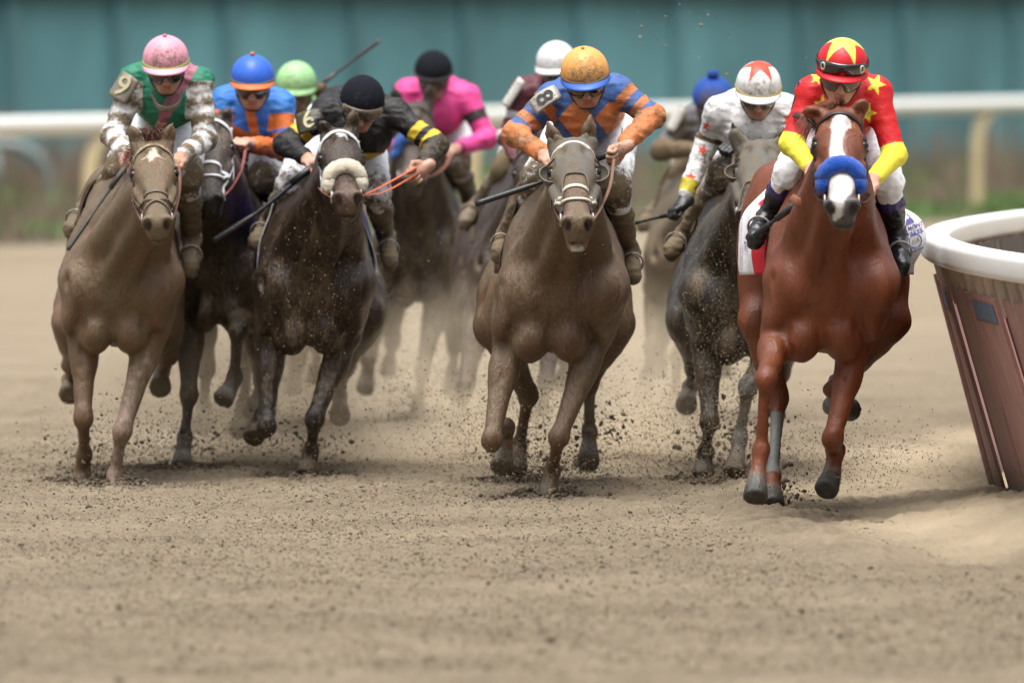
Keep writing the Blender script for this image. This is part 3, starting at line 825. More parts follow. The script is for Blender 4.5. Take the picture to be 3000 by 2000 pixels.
def in_star(u, v, r, rot=0.0, n=5, inner=.42):
    """inside test of an n-pointed star of outer radius r centred at 0,0 (v up)"""
    rr = np.hypot(u, v); an = (np.arctan2(u, v) - rot) % (2 * math.pi / n)
    an = np.minimum(an, 2 * math.pi / n - an)          # 0 at a tip
    h = math.pi / n
    # edge from tip (r,0) to notch (inner*r,h)
    x0, y0 = r, 0.0; x1, y1 = inner * r * math.cos(h), inner * r * math.sin(h)
    X, Y = rr * np.cos(an), rr * np.sin(an)
    return (x1 - x0) * (Y - y0) - (y1 - y0) * (X - x0) > 0
def hand_field(F, H, fdir, across, sc=1.0, grip=None):
    """closed fist: palm, four bent fingers of unequal length, thumb along the side"""
    fdir = nrm(fdir); across = nrm(across - fdir * (across @ fdir)); up = np.cross(across, fdir)
    if up[2] < 0: up = -up
    Mx = [across, fdir, up]
    F.ell(H + fdir * .005, A([.042, .045, .021]) * sc, k=.012, M=Mx)
    F.cone(H - fdir * .05 * sc, H, .027 * sc, .026 * sc, k=.015)
    for i, (o, l) in enumerate(((-.031, .82), (-.0105, .98), (.0105, 1.0), (.031, .92))):
        k0 = H + (across * o + fdir * .038 * l + up * .008) * sc
        k1 = k0 + (fdir * .024 - up * .020) * sc * l
        k2 = k1 + (-fdir * .014 - up * .020) * sc * l
        k3 = k2 + (-fdir * .022 + up * .004) * sc * l
        F.cone(k0 - fdir * .02, k0, .0095 * sc, .0105 * sc, k=.006); F.cone(k0, k1, .0105 * sc, .0095 * sc, k=.004); F.cone(k1, k2, .0095 * sc, .0088 * sc, k=.003); F.cone(k2, k3, .0088 * sc, .008 * sc, k=.003)
    t0 = H + across * .036 * sc - fdir * .012 * sc; t1 = t0 + (across * .016 + fdir * .028 - up * .006) * sc; t2 = t1 + (-across * .012 + fdir * .024 - up * .010) * sc
    F.cone(t0, t1, .0125 * sc, .0115 * sc, k=.010); F.cone(t1, t2, .0115 * sc, .009 * sc, k=.004)

def build_rider(code, D):
    d = D['d']; J = {k: P(v[0], v[1], d + v[2]) for k, v in D['j'].items()}
    g = HorseRig(); g.J = J; g.d = d; g.code = code
    h = D.get('h', .005)
    # head frame
    p, y, r = (R(D.get(k, 0)) for k in ('pitch', 'yaw', 'roll'))
    Rm = (Matrix.Rotation(y, 3, 'Z') @ Matrix.Rotation(r, 3, 'Y') @ Matrix.Rotation(p, 3, 'X'))
    s, f, u = (A(Rm @ Vector(v)) for v in ((1, 0, 0), (0, -1, 0), (0, 0, 1)))
    rh = D['hw'] / FPX * (d + D['j']['head'][2]); z = rh / .108
    Hc = J['head'] - u * .012 * z
    g.s, g.f, g.u, g.Hc, g.rh = s, f, u, Hc, rh
    Mh = [s, f, u]
    HH = lambda a, b, c: Hc + (s * a + f * b + u * c) * z
    Sm = (J['sL'] + J['sR']) / 2; span = np.linalg.norm(J['sR'] - J['sL']) / 2
    hip = J['hip']
    wr = {q: lerp(J['h' + q], J['e' + q], .20) for q in 'LR'}
    allp = np.vstack([v for v in J.values()] + [HH(0, 0, .12)])
    lo, hi = allp.min(0) - .2, allp.max(0) + .2
    base = A([hip[0], hip[1], 0])
    root = g.root = thing('person', base, D['label'], 'person', 'jockeys crouched over their racehorses')
    B = g.B = Field(lo, hi, h)
    # skin: head, neck, hands, and the limbs under the clothes
    sk = .012
    B.ell(HH(0, -.012, .0), (.076 * z, .094 * z, .098 * z), k=.02, M=Mh)
    B.ell(HH(0, .022, -.062), (.062 * z, .062 * z, .075 * z), k=.02, M=Mh)
    B.ell(HH(0, .046, -.118), (.038 * z, .036 * z, .030 * z), k=.022, M=Mh)
    for q in (-1, 1):
        B.ell(HH(q * .040, .052, -.070), (.024 * z, .022 * z, .024 * z), k=.02, M=Mh)      # cheekbone
        B.cone(HH(q * .058, .0, -.075), HH(q * .024, .055, -.122), .022 * z, .018 * z, k=.02)   # jaw
        B.ell(HH(q * .078, -.005, -.050), (.010 * z, .022 * z, .032 * z), k=.008, M=Mh)      # ear
        B.ell(HH(q * .031, .078, -.036), (.017 * z, .012 * z, .011 * z), k=.010, op='sub', M=Mh)
    B.cone(HH(0, .078, -.035), HH(0, .100, -.076), .009 * z, .0135 * z, k=.012)              # nose
    for q in (-1, 1): B.ell(HH(q * .012, .090, -.079), (.009 * z, .010 * z, .008 * z), k=.006, M=Mh)
    B.ell(HH(0, .076, -.102), (.024 * z, .012 * z, .0055 * z), k=.006, M=Mh); B.ell(HH(0, .075, -.113), (.021 * z, .012 * z, .006 * z), k=.006, M=Mh)
    B.cone(HH(-.02, .09, -.1075), HH(.02, .09, -.1075), .0028 * z, .0028 * z, k=.004, op='sub')
    nk = Sm + A([0, .05, .0])
    B.cone(HH(0, -.03, -.06), nk, .052 * z, .062 * z, k=.03)
    B.cone(Sm + A([0, .08, -.04]), hip, .10, .105, k=.06)
    B.cone(lerp(J['sL'], Sm, .2) + A([0, .02, -.03]), lerp(J['sR'], Sm, .2) + A([0, .02, -.03]), .04, .04, k=.05)
    for q in 'LR':
        B.cone(lerp(J['s' + q], Sm, .1) + A([0, .01, -.025]), J['e' + q], .034, .030, k=.03); B.cone(J['e' + q], J['h' + q], .030, .024, k=.02)
        side = -1 if q == 'L' else 1
        hd = D.get('hdir', {}).get(q); fd = nrm(J['h' + q] - J['e' + q]) if hd is None else nrm(hd)
        ac = A(D.get('hacr', {}).get(q, (-side, .1, .25)), float)
        hand_field(B, J['h' + q], fd, ac, D.get('hsc', 1.06))
        B.cone(hip + A([side * .08, 0, -.02]), J['k' + q], .078, .05, k=.04); B.cone(J['k' + q], J['a' + q], .05, .034, k=.02); B.cone(J['a' + q], J['t' + q], .033, .026, k=.02)
    V, Fq = B.mesh(1)
    c = np.tile(A(D.get('skin', (.46, .25, .17))), (len(V), 1)); mud = np.full(len(V), D.get('facemud', .35))
    rel = V - Hc; a_, b_, c_ = rel @ s / z, rel @ f / z, rel @ u / z
    lips = (np.abs(a_) < .023) * (np.abs(c_ + .1075) < .011) * (b_ > .06)
    c = np.where(lips[:, None] > 0, A(D.get('skin', (.46, .25, .17))) * A([.85, .55, .55]), c)
    st = (c_ < -.085) * (np.abs(c_) < .2) * (b_ > -.02)
    c *= (1 - .18 * np.clip(st * fbm(V, 200, 4), 0, 1))[:, None]
    for q in 'LR':
        if D.get('glove', {}).get(q):
            m = np.linalg.norm(V - J['h' + q], axis=1) < .13
            c[m] = D['glove'][q]; mud[m] = .12
    body = new_mesh('body', V, Fq, M['skin'], root, np.hstack([c, mud[:, None]]))
    # --- hair at the back of the head under the helmet
    # --- jacket
    K = Field(lo, hi, h)
    tw = D.get('torso', 1.0)
    K.cone(Sm + A([0, .10, -.045]), hip + A([0, -.02, .02]), .135 * tw, .135 * tw, k=.05)
    K.ell(Sm + A([0, .05, -.085]), (span * .92, .15, .150 * tw), k=.06)
    for q in 'LR': K.cone(nk + A([0, .0, .012]), lerp(J['s' + q], Sm, .12) + A([0, .02, -.01]), .072, .060, k=.05)
    for q in 'LR':
        K.ell(lerp(J['s' + q], Sm, .05) + A([0, .01, -.018]), (.060, .070, .058), k=.04)
        K.cone(lerp(J['s' + q], Sm, .06) + A([0, 0, -.015]), J['e' + q], .056, .047, k=.035); K.cone(J['e' + q], wr[q], .047, .034, k=.025)
        e = J['e' + q]; K.ell(e, (.047, .050, .047), k=.02)
    K.cone(nk + A([0, -.02, -.01]), nk + (HH(0, -.03, -.06) - nk) * .45, .072, .062, k=.02)       # collar
    wv = D.get('wr', 1.0); wrinkle(K, (20, 20, 22), .007 * wv, 11 + ord(code)); ridged(K, (9, 14, 20), .0075 * wv, 3 + ord(code)); ridged(K, (22, 26, 42), .0035 * wv, 33 + ord(code))
    V, Fq = K.mesh(1)
    arms = {q: segdist(V, [J['s' + q], J['e' + q], J['h' + q]]) for q in 'LR'}
    td = segdist(V, [Sm + A([0, .05, -.06]), hip])
    ctx = HorseRig(); ctx.V = V; ctx.px, ctx.py = Q(V); ctx.arm = arms; ctx.u = (V[:, 0] - Sm[0]) / span; ctx.v = (V[:, 2] - Sm[2]) / span
    ctx.sl = {q: (arms[q][0] < .085) & ((np.abs(ctx.u) > .80) if q == 'x' else True) & (arms[q][1] > .10) & (arms[q][0] < td[0] - .02) for q in 'LR'}
    ctx.t = {q: arms[q][1] for q in 'LR'}; ctx.n = len(V); ctx.J = J; ctx.d = d; ctx.Sm = Sm
    cc, mud = D['silk'](ctx)
    jk = g.jacket = new_mesh('jacket', V, Fq, M['cloth'], root, np.hstack([cc, mud[:, None]]))
    # --- breeches
    T = Field(lo, hi, h)
    T.ell(hip + A([0, .03, -.02]), (.165, .17, .135), k=.04)
    for q, side in (('L', -1), ('R', 1)):
        k_, a2 = J['k' + q], J['a' + q]
        T.cone(hip + A([side * .09, .0, -.03]), k_, .105, .068, k=.04)
        T.cone(k_, lerp(k_, a2, .22), .066, .056, k=.02)
    wrinkle(T, (24, 24, 24), .012, 21 + ord(code)); ridged(T, (12, 18, 18), .007, 23 + ord(code))
    V, Fq = T.mesh(1); ctx2 = HorseRig(); ctx2.V = V; ctx2.px, ctx2.py = Q(V); ctx2.n = len(V)
    ctx2.leg = {q: segdist(V, [hip, J['k' + q], J['a' + q]]) for q in 'LR'}
    bc = np.tile(A(D.get('breech', (.80, .80, .82))), (len(V), 1)); kn = np.minimum(*[np.linalg.norm(V - J['k' + q], axis=1) for q in 'LR'])
    bm = D.get('breechmud', .3) * (sm(.22, .03, kn) * 1.5 + .06) if not callable(D.get('breechmud')) else D['breechmud'](ctx2, kn)
    new_mesh('breeches', V, Fq, M['white_cloth'], root, np.hstack([bc, np.clip(bm, 0, 1.3)[:, None]]))
    # --- boots
    for q, side in (('L', -1), ('R', 1)):
        k_, a2, t2 = J['k' + q], J['a' + q], J['t' + q]
        al = np.vstack([k_, a2, t2]); W = Field(al.min(0) - .12, al.max(0) + .12, h)
        top = lerp(k_, a2, .12)
        W.cone(top, lerp(top, a2, .35), .053, .055, k=.02); W.cone(lerp(top, a2, .35), a2, .055, .037, k=.02)
        fd = nrm(t2 - a2); hl = a2 - fd * .028 + A([0, 0, -.02])
        W.cone(hl, a2, .032, .037, k=.02); W.cone(a2, t2, .038, .030, k=.03); W.cone(lerp(a2, t2, .55), t2, .036, .033, k=.02)
        sol = A([0, 0, -.022]); W.cone(hl + sol, t2 + sol, .026, .030, k=.012)
        wrinkle(W, (30, 30, 40), .010, 5); ridged(W, (10, 14, 34), .005, 6)
        V, Fq = W.mesh(1); bd, bt = segdist(V, [k_, a2, t2])
        c = np.tile(A(D.get('boot', (.018, .018, .02))), (len(V), 1)); m = np.full(len(V), float(D.get('bootmud', .5)))
        for (t0, t1, bcol, bmud) in D.get('bootband', []):
            k2 = (bt > t0) & (bt < t1); c[k2] = bcol; m[k2] = bmud
        new_mesh('boot', V, Fq, M['boot'], root, np.hstack([c, m[:, None]]))
        # stirrup iron under the ball of the foot
        mb = MB(); b0 = lerp(a2, t2, .62); ring = []; fs_, fw_ = frame_of(nrm(nrm(t2 - a2) + A([0, -.6, 0])), (0, 0, 1)); fw_ = fw_ if fw_[2] > 0 else -fw_
        for i in range(25):
            t = 2 * math.pi * i / 24; ring.append(b0 + fs_ * .050 * math.sin(t) + fw_ * (.052 * math.cos(t) + .006 if math.cos(t) > -.75 else -.034))
        tube(mb, ring, .005, seg=6, col=(.35, .33, .30, .5), cap=False); mb.build('stirrup', M['metal'], root)
    # --- helmet
    hr = A([rh, rh * 1.15, rh * 1.02]); nu, nv = 168, 80; V = []; dirs = []
    for j in range(nv + 1):
        for i in range(nu):
            ph = 2 * math.pi * i / nu; fr = max(0.0, math.cos(ph)); th = (j / nv) * R(104 - 10 * fr)
            dv = A([math.sin(th) * math.sin(ph), math.sin(th) * math.cos(ph), math.cos(th)]); dirs.append(dv)
            k = 1.0 + .006 * math.cos(4 * ph) * math.sin(th)
            V.append(J['head'] + (s * dv[0] * hr[0] + f * dv[1] * hr[1] + u * dv[2] * hr[2]) * k)
    V, dirs = A(V), A(dirs); Fq = [(j * nu + i, j * nu + (i + 1) % nu, (j + 1) * nu + (i + 1) % nu, (j + 1) * nu + i) for j in range(nv) for i in range(nu)]
    V += nrm(u) * ((fbm(V, 40, 8)[:, None] - .5) * .002)
    hc, hm = D['cap'](dirs)
    hm = np.asarray(hm) * np.ones(len(V)); hc = np.asarray(hc) * np.ones((len(V), 1))
    mb = MB(); mb.add(V, [q + (-1,) if len(q) == 3 else q for q in Fq], np.hstack([hc, hm[:, None]]))
    he = g.helmet = mb.build('helmet', M['knit' if D.get('knit') else 'helmet'], root)
    if D.get('button') is not None:
        mb = MB(); br = D.get('buttonr', .013); uv_sphere(mb, J['head'] + u * (hr[2] + br * .55), A([1, 1, .8]) * br, col=D['button']); sub(mb.build('button', M['knit' if br > .02 else 'helmet'], root), he)
    if D.get('peak') is not None:
        nu, nv = 33, 6; G = np.zeros((nu, nv, 3))
        for i in range(nu):
            ph = R(-80 + 160 * i / (nu - 1)); out = .046 * z * max(math.cos(ph * 1.12), 0) ** .7
            for j in range(nv):
                q = j / (nv - 1)
                G[i, j] = J['head'] + s * math.sin(ph) * (hr[0] * 1.0) + f * (math.cos(ph) * (hr[1] * .995) + out * q) + u * (-.012 * z - .014 * z * q ** 1.5 - .010 * z * math.sin(ph) ** 2)
        mb = MB(); patch(mb, G, .006, col=D['peak']); sub(mb.build('peak', M['helmet'], root), he)
    if D.get('band') is not None:
        mb = MB(); bz = D.get('bandz', -.012) * z
        pts = [J['head'] + s * math.sin(t) * hr[0] * 1.012 + f * math.cos(t) * hr[1] * 1.012 + u * bz for t in np.linspace(R(-115), R(115), 40)]
        tube(mb, pts, .011 * z, seg=6, flat=.35, normals=[s * math.sin(t) + f * math.cos(t) for t in np.linspace(R(-115), R(115), 40)], col=D['band']); sub(mb.build('helmet_band', M['cloth'], root), he)
    # --- goggles and straps
    gl = D.get('lens', (.012, .010, .010)); gm = D.get('lensmud', .25)
    def gog(name, rx, ry, zc, hh, frame, lens, spanA=66, notch=True, mud=.2, off=0.0):
        nu, nv = 37, 11; G = np.zeros((nu, nv, 3)); C = np.zeros((nu, nv, 4))
        for i in range(nu):
            x = -1 + 2 * i / (nu - 1); ph = R(spanA * x)
            top = hh * (1 - .22 * abs(x) ** 3); bot = -hh * (1 - .35 * abs(x) ** 3)
            if notch: bot += hh * .75 * math.exp(-(x / .16) ** 2)
            for j in range(nv):
                q = j / (nv - 1); zz = lerp(bot, top, q); bul = 1.0 + .07 * math.sin(q * math.pi)
                G[i, j] = Hc + s * math.sin(ph) * rx * bul + f * math.cos(ph) * ry * bul + u * (zc + zz)
                edge = min(q, 1 - q) < .16 or abs(x) > .9
                C[i, j] = (*(frame if edge else lens), mud * (1.3 if edge else 1))
        mb = MB(); patch(mb, G, .008, col=C); return mb.build(name, M['gloss'], root)
    if D.get('goggles', True):
        gog('goggles', .083 * z, .092 * z, -.054 * z, .031 * z, D.get('gframe', (.015, .015, .016)), gl, mud=gm)
        mb = MB(); pts = [Hc + s * math.sin(t) * .086 * z + f * math.cos(t) * .086 * z + u * (-.036 * z) for t in list(np.linspace(R(60), R(110), 8))]
        tube(mb, pts, .008, seg=6, flat=.3, col=(.015, .015, .016, .2)); mb.build('goggle_strap', M['strap'], root); mb = MB()
        pts = [Hc - s * math.sin(t) * .086 * z + f * math.cos(t) * .086 * z + u * (-.036 * z) for t in list(np.linspace(R(60), R(110), 8))]
        tube(mb, pts, .008, seg=6, flat=.3, col=(.015, .015, .016, .2)); mb.build('goggle_strap', M['strap'], root)
    if D.get('spare'):
        gg = gog('spare_goggles', hr[0] * 1.03, hr[1] * 1.03, D['spare'].get('z', .02) * z, .030 * z, D['spare'].get('frame', (.012, .012, .014)), D['spare'].get('lens', (.008, .008, .010)), spanA=58, mud=D['spare'].get('mud', 0.0))
        t_ = np.linspace(R(55), R(125), 10)
        for q in (-1, 1): mb = MB(); tube(mb, [Hc + s * q * math.sin(t) * hr[0] * 1.03 + f * math.cos(t) * hr[1] * 1.03 + u * (D['spare'].get('z', .02) * z) for t in t_], .012, seg=6, flat=.3, normals=[s * q * math.sin(t) + f * math.cos(t) for t in t_], col=(.012, .012, .014, .05)); mb.build('goggle_strap', M['strap'], root)
        if D['spare'].get('eyelets'):
            for q in (-1, 1):
                mb = MB(); ph = R(44 * q); c0 = Hc + s * math.sin(ph) * hr[0] * 1.10 + f * math.cos(ph) * hr[1] * 1.10 + u * (D['spare']['z'] * z + .004); nn = nrm(s * math.sin(ph) + f * math.cos(ph)); e1 = np.cross(u, nn)
                tube(mb, [c0 + (e1 * math.cos(t) * .010 + u * math.sin(t) * .015) * z for t in np.linspace(0, 2 * math.pi, 21)], .0038, seg=6, col=(.62, .58, .45), cap=False); mb.build('vent_ring', M['metal'], root)
    if D.get('chinstrap', True):
        mb = MB()
        for q in (-1, 1): tube(mb, spline([HH(q * .083, .0, -.02), HH(q * .075, .02, -.085), HH(q * .030, .045, -.146), HH(0, .05, -.150)], 14), .006, seg=6, flat=.4, col=(.02, .02, .02, .2))
        mb.build('chin_strap', M['strap'], root)
    if D.get('neckgog'):            # muddy goggles pulled down below the chin
        mb = MB(); nk0 = HH(*D['neckgog'])
        W = D.get('neckw', .066); drop = D.get('neckdrop', .03)
        pts = spline([nk0 + s * -W + u * drop - f * .01, nk0 + s * -W * .62 + f * .03, nk0 + f * .055 - u * .012, nk0 + s * W * .62 + f * .03, nk0 + s * W + u * drop - f * .01], 26)
        rs = [lerp(.003, .015, math.sin(math.pi * i / 25)) for i in range(26)]
        tube(mb, pts, rs, seg=10, flat=.5, normals=[f] * 26, col=(*D.get('neckcol', (.16, .13, .10)), .4)); mb.build('lowered_goggles', M['gloss'], root)
    g.D = D; g.z = z
    return g

def whip(label, a, b, bend=A([0, 0, 0.0]), r=.0085, flap=.0, col=(.016, .016, .018), mud=.15, hand=None):
    base = lerp(a, b, .5)
    o = thing('whip', base, label, 'whip', 'riding whips held by the jockeys')
    pts = spline([a, lerp(a, b, .5) + bend, b], 24)
    mb = MB(); tube(mb, pts, [lerp(r * .95, r * .60, i / 23) if i < 13 else r * (.62 + .50 * float(sm(13, 15, i))) for i in range(24)], seg=8, col=(*col, mud)); mb.build('shaft', M['leather'], o)
    dr = nrm(b - a)
    mb = MB(); tube(mb, [a - dr * .02, a + dr * .12], r * 1.5, r * 1.3, seg=10, col=(*col, mud)); mb.build('handle', M['leather'], o)
    if flap:
        mb = MB(); tube(mb, [b - dr * .02, b + dr * .02, b + dr * flap * .6, b + dr * flap], [r * .9, r * 2.0, r * 2.3, r * 2.0], seg=8, flat=.45, col=(*(A(col) * 1.2), mud)); mb.build('flap', M['leather'], o)
    return o

_fontcache = {}
def text_verts(txt):
    """filled letters as a flat mesh, 1 unit high"""
    if txt in _fontcache: return _fontcache[txt]
    cu = bpy.data.curves.new('letters', 'FONT'); cu.body = txt; cu.size = 1.0; cu.align_x = 'CENTER'; cu.align_y = 'CENTER'; cu.extrude = 0.0; cu.offset = .012
    o = bpy.data.objects.new('letters', cu); COL.objects.link(o)
    dg = bpy.context.evaluated_depsgraph_get(); me = bpy.data.meshes.new_from_object(o.evaluated_get(dg))
    V = A([v.co[:] for v in me.vertices]); F = [tuple(p.vertices) for p in me.polygons]
    bpy.data.objects.remove(o); bpy.data.curves.remove(cu); bpy.data.meshes.remove(me)
    _fontcache[txt] = (V, F); return V, F
def lettering(mb, txt, o, ux, uy, size, col, proj=None):
    V, F = text_verts(txt); W = o + V[:, :1] * ux * size + V[:, 1:2] * uy * size
    if proj is not None: W = proj(W)
    mb.add(W, [f + (-1,) * (3 - len(f)) for f in F], col)

def arm_badge(g, px, py, dy, wpx, hpx, tilt, txt, col, ink, mud=.2, face=(0, -1, .25), name='number_badge', tsz=.78, turn=False):
    """number plate on the upper arm"""
    c = P(px, py, g.d + dy); n = nrm(face); ux = nrm(np.cross(A([0, 0, 1.0]), -n)); ux = ux if ux[0] > 0 else -ux; uy = np.cross(ux, n); uy = uy if uy[2] > 0 else -uy
    t = R(tilt); ux, uy = ux * math.cos(t) + uy * math.sin(t), uy * math.cos(t) - ux * math.sin(t)
    k = (g.d + dy) / FPX; w, h = wpx * k / 2, hpx * k / 2
    nu, nv = 9, 9; G = np.zeros((nu, nv, 3))
    for i in range(nu):
        for j in range(nv):
            x, y = -1 + 2 * i / (nu - 1), -1 + 2 * j / (nv - 1)
            rx = x * math.sqrt(1 - .10 * y * y); ry = y * math.sqrt(1 - .10 * x * x)
            G[i, j] = c + ux * rx * w + uy * ry * h - n * (.018 * x * x)
    mb = MB(); patch(mb, G, .008, col=(*col, mud)); b = mb.build(name, M['leather'], g.root)
    if txt:
        mb = MB(); lettering(mb, txt, c + n * .004, *((-uy, ux) if turn else (ux, uy)), h * 2 * tsz, (*ink, mud * .4), proj=None); sub(mb.build('number', M['cloth'], g.root, smooth=False), b)
    return b

# ------------------------------------------------------------------ the place: track, grass, wall, rails
def val2(X, Y, fx, fy, seed):
    V = np.stack([X.ravel(), Y.ravel(), np.zeros(X.size)], 1)
    return vnoise(V, (fx, fy, 1), seed).reshape(X.shape)
PRINTS = []       # (x, y, radius, depth) hoof prints and thrown-up rims, filled with the hooves on the ground
def ground_z(X, Y):
    z = -.022 + .012 * (val2(X, Y, .7, .5, 1) - .5) + .014 * (val2(X, Y, 3.1, 2.4, 2) - .5) + .022 * (val2(X, Y, 9, 6, 3) - .5)
    z += .022 * (val2(X, Y, 22, 18, 4) - .5) + .018 * (val2(X, Y, 46, 42, 6) - .5) + .010 * (val2(X, Y, 80, 72, 7) - .5)
    return z
def soil_mat(name, dark, light, k=1.0):
    m = bpy.data.materials.new(name); t, N, L = nt(m)
    out = N.new('ShaderNodeOutputMaterial'); b = N.new('ShaderNodeBsdfPrincipled'); L.new(b.outputs[0], out.inputs[0])
    tc = N.new('ShaderNodeTexCoord')
    def noise(sc, det=4, rg=.6):
        n = N.new('ShaderNodeTexNoise'); n.inputs['Scale'].default_value = sc; n.inputs['Detail'].default_value = det; n.inputs['Roughness'].default_value = rg
        L.new(tc.outputs['Object'], n.inputs['Vector']); return n.outputs['Fac']
    cr = N.new('ShaderNodeValToRGB'); e = cr.color_ramp.elements
    e[0].position, e[0].color = .36, (*dark, 1); e[1].position, e[1].color = .64, (*light, 1)
    mx = N.new('ShaderNodeMath'); mx.operation = 'MULTIPLY_ADD'; mx.inputs[1].default_value = .40
    m3 = N.new('ShaderNodeMath'); m3.operation = 'MULTIPLY'; m3.inputs[1].default_value = .34
    L.new(noise(95, 3, .7), m3.inputs[0]); L.new(noise(.9, 6, .62), mx.inputs[0]); m4 = N.new('ShaderNodeMath'); m4.operation = 'MULTIPLY_ADD'; m4.inputs[1].default_value = .28
    L.new(noise(9, 5, .68), m4.inputs[0]); L.new(m3.outputs[0], m4.inputs[2]); L.new(m4.outputs[0], mx.inputs[2]); L.new(mx.outputs[0], cr.inputs[0])
    at = N.new('ShaderNodeAttribute'); at.attribute_name = 'Col'; mxx = N.new('ShaderNodeMix'); mxx.data_type = 'RGBA'; L.new(at.outputs['Fac'], mxx.inputs[0]); L.new(cr.outputs[0], mxx.inputs[6]); mxx.inputs[7].default_value = (*(light * 1.5), 1)
    L.new(mxx.outputs[2], b.inputs['Base Color']); b.inputs['Roughness'].default_value = .95; b.inputs['Specular IOR Level'].default_value = .15
    bp = N.new('ShaderNodeBump'); bp.inputs['Strength'].default_value = .7 * k; bp.inputs['Distance'].default_value = .02
    L.new(noise(130, 4, .75), bp.inputs['Height']); L.new(bp.outputs[0], b.inputs['Normal'])
    return m
SOIL_D, SOIL_L = A([.130, .102, .070]), A([.290, .234, .160])
M['soil'] = soil_mat('sandy_track', SOIL_D, SOIL_L)
M['clod'] = surf_mat('damp_clods', .92, bump=.4, bscale=200, spec=.15, var=.25)

def build_ground():
    xs = np.concatenate([[-600, -200, -60, -25, -12, -7], np.arange(-4.2, -2.8, .06), np.arange(-2.8, 2.8, .0125), np.arange(2.8, 4.2, .06), [7, 12, 25, 60, 200, 600]])
    ys = np.concatenate([[-40, 0, 12, 22, 28], np.arange(33, 45, .026), np.arange(45, 55, .0125), np.arange(55, 60, .026), np.arange(60, 70, .06), np.arange(70, 112, .5), [120, 140, 200, 400, 900, 2500]])
    X, Y = np.meshgrid(xs, ys, indexing='ij')
    fade = sm(-4.1, -3.6, X) * (1 - sm(3.6, 4.1, X)) * sm(33, 34, Y) * (1 - sm(68, 70, Y))
    Zz = ground_z(X, Y) * fade
    for (x, y, r, dep) in PRINTS:
        q = np.hypot(X - x, (Y - y)) / r
        Zz += fade * (-dep * np.exp(-(q / .8) ** 2) + dep * .6 * np.exp(-((q - 1.5) / .45) ** 2) * (.4 + 1.2 * val2(X, Y, 30, 30, 9)))
    # harrowed ridge near the inner rail
    nx, ny = X.shape; V = np.stack([X, Y, Zz], 2).reshape(-1, 3)
    i, j = np.meshgrid(np.arange(nx - 1), np.arange(ny - 1), indexing='ij'); a = (i * ny + j).ravel()
    Fq = np.stack([a, a + ny, a + ny + 1, a + 1], 1)
    rx = 1.822 + (V[:, 1] - 50.05) ** 2 / 75.6
    dry = sm(-.85, -.05, V[:, 0] - rx + .5 * (fbm(V * A([1, .6, 0]), 2.5, 16) - .5)) * sm(44, 45.5, V[:, 1]) * (1 - sm(62, 66, V[:, 1])) * (.45 + .9 * fbm(V * A([1, .5, 0]), 1.6, 6)) + .22 * sm(60, 75, V[:, 1])
    # thrown-up ridge where the harrow turns beside the rail
    V[:, 2] += .05 * np.exp(-((V[:, 0] - rx + .75) / .16) ** 2) * (fbm(V * A([1, .6, 0]), 7, 8) * 1.6 - .3) * sm(43, 45, V[:, 1]) * (1 - sm(55, 60, V[:, 1]))
    # bank of blown sand against the foot of the skirt boards on the near side
    V[:, 2] += .030 * np.clip(52 - V[:, 1], 0, 6) * sm(-.40, .34, V[:, 0] - rx) * (1 - sm(3.6, 4.1, V[:, 0])) * sm(38, 40, V[:, 1])
    dry = np.clip(dry, 0, 1)[:, None] * np.ones((1, 3))
    o = new_mesh('dirt_track', V, Fq, M['soil'], col=dry); tag(o, 'brown sandy dirt track churned by hooves', kind='structure'); return o

def pebbles(name, pts, sizes, cols, mat, label, flatz=.75, seed=3, octa=False):
    """many small irregular lumps in one mesh"""
    rng = np.random.default_rng(seed); n = len(pts)
    ico = A([(0, 0, 1), (.894, 0, .447), (.276, .851, .447), (-.724, .526, .447), (-.724, -.526, .447), (.276, -.851, .447), (.724, .526, -.447), (-.276, .851, -.447), (-.894, 0, -.447), (-.276, -.851, -.447), (.724, -.526, -.447), (0, 0, -1)])
    f = A([(0, 1, 2), (0, 2, 3), (0, 3, 4), (0, 4, 5), (0, 5, 1), (1, 6, 2), (2, 7, 3), (3, 8, 4), (4, 9, 5), (5, 10, 1), (6, 7, 2), (7, 8, 3), (8, 9, 4), (9, 10, 5), (10, 6, 1), (11, 7, 6), (11, 8, 7), (11, 9, 8), (11, 10, 9), (11, 6, 10)])
    if octa:
        ico = A([(1, 0, 0), (0, 1, 0), (-1, 0, 0), (0, -1, 0), (0, 0, 1), (0, 0, -1)], float)
        f = A([(0, 1, 4), (1, 2, 4), (2, 3, 4), (3, 0, 4), (1, 0, 5), (2, 1, 5), (3, 2, 5), (0, 3, 5)])
    kv = len(ico); sc = rng.uniform(.55, 1.3, (n, kv, 1)) * ico[None]
    st = rng.uniform(.6, 1.4, (n, 1, 3)); st[:, :, 2] *= flatz
    an = rng.uniform(0, 6.28, n); c, s_ = np.cos(an), np.sin(an); W = sc * st
    W = np.stack([W[..., 0] * c[:, None] - W[..., 1] * s_[:, None], W[..., 0] * s_[:, None] + W[..., 1] * c[:, None], W[..., 2]], 2)
    V = (W * np.asarray(sizes)[:, None, None] + np.asarray(pts)[:, None, :]).reshape(-1, 3)
    F = (f[None] + kv * np.arange(n)[:, None, None]).reshape(-1, 3)
    C = np.repeat(np.asarray(cols), kv, axis=0)
    o = new_mesh(name, V, F, mat, None, C, smooth=False); tag(o, label, kind='stuff'); return o

def soil_cols(n, rng, lo=.62, hi=1.1):
    lo, hi = lo * 1.55, hi * 1.55
    t = rng.uniform(0, 1, (n, 1)) ** 1.6
    return (SOIL_D[None] * (1 - t) + SOIL_L[None] * t) * rng.uniform(lo, hi, (n, 1))

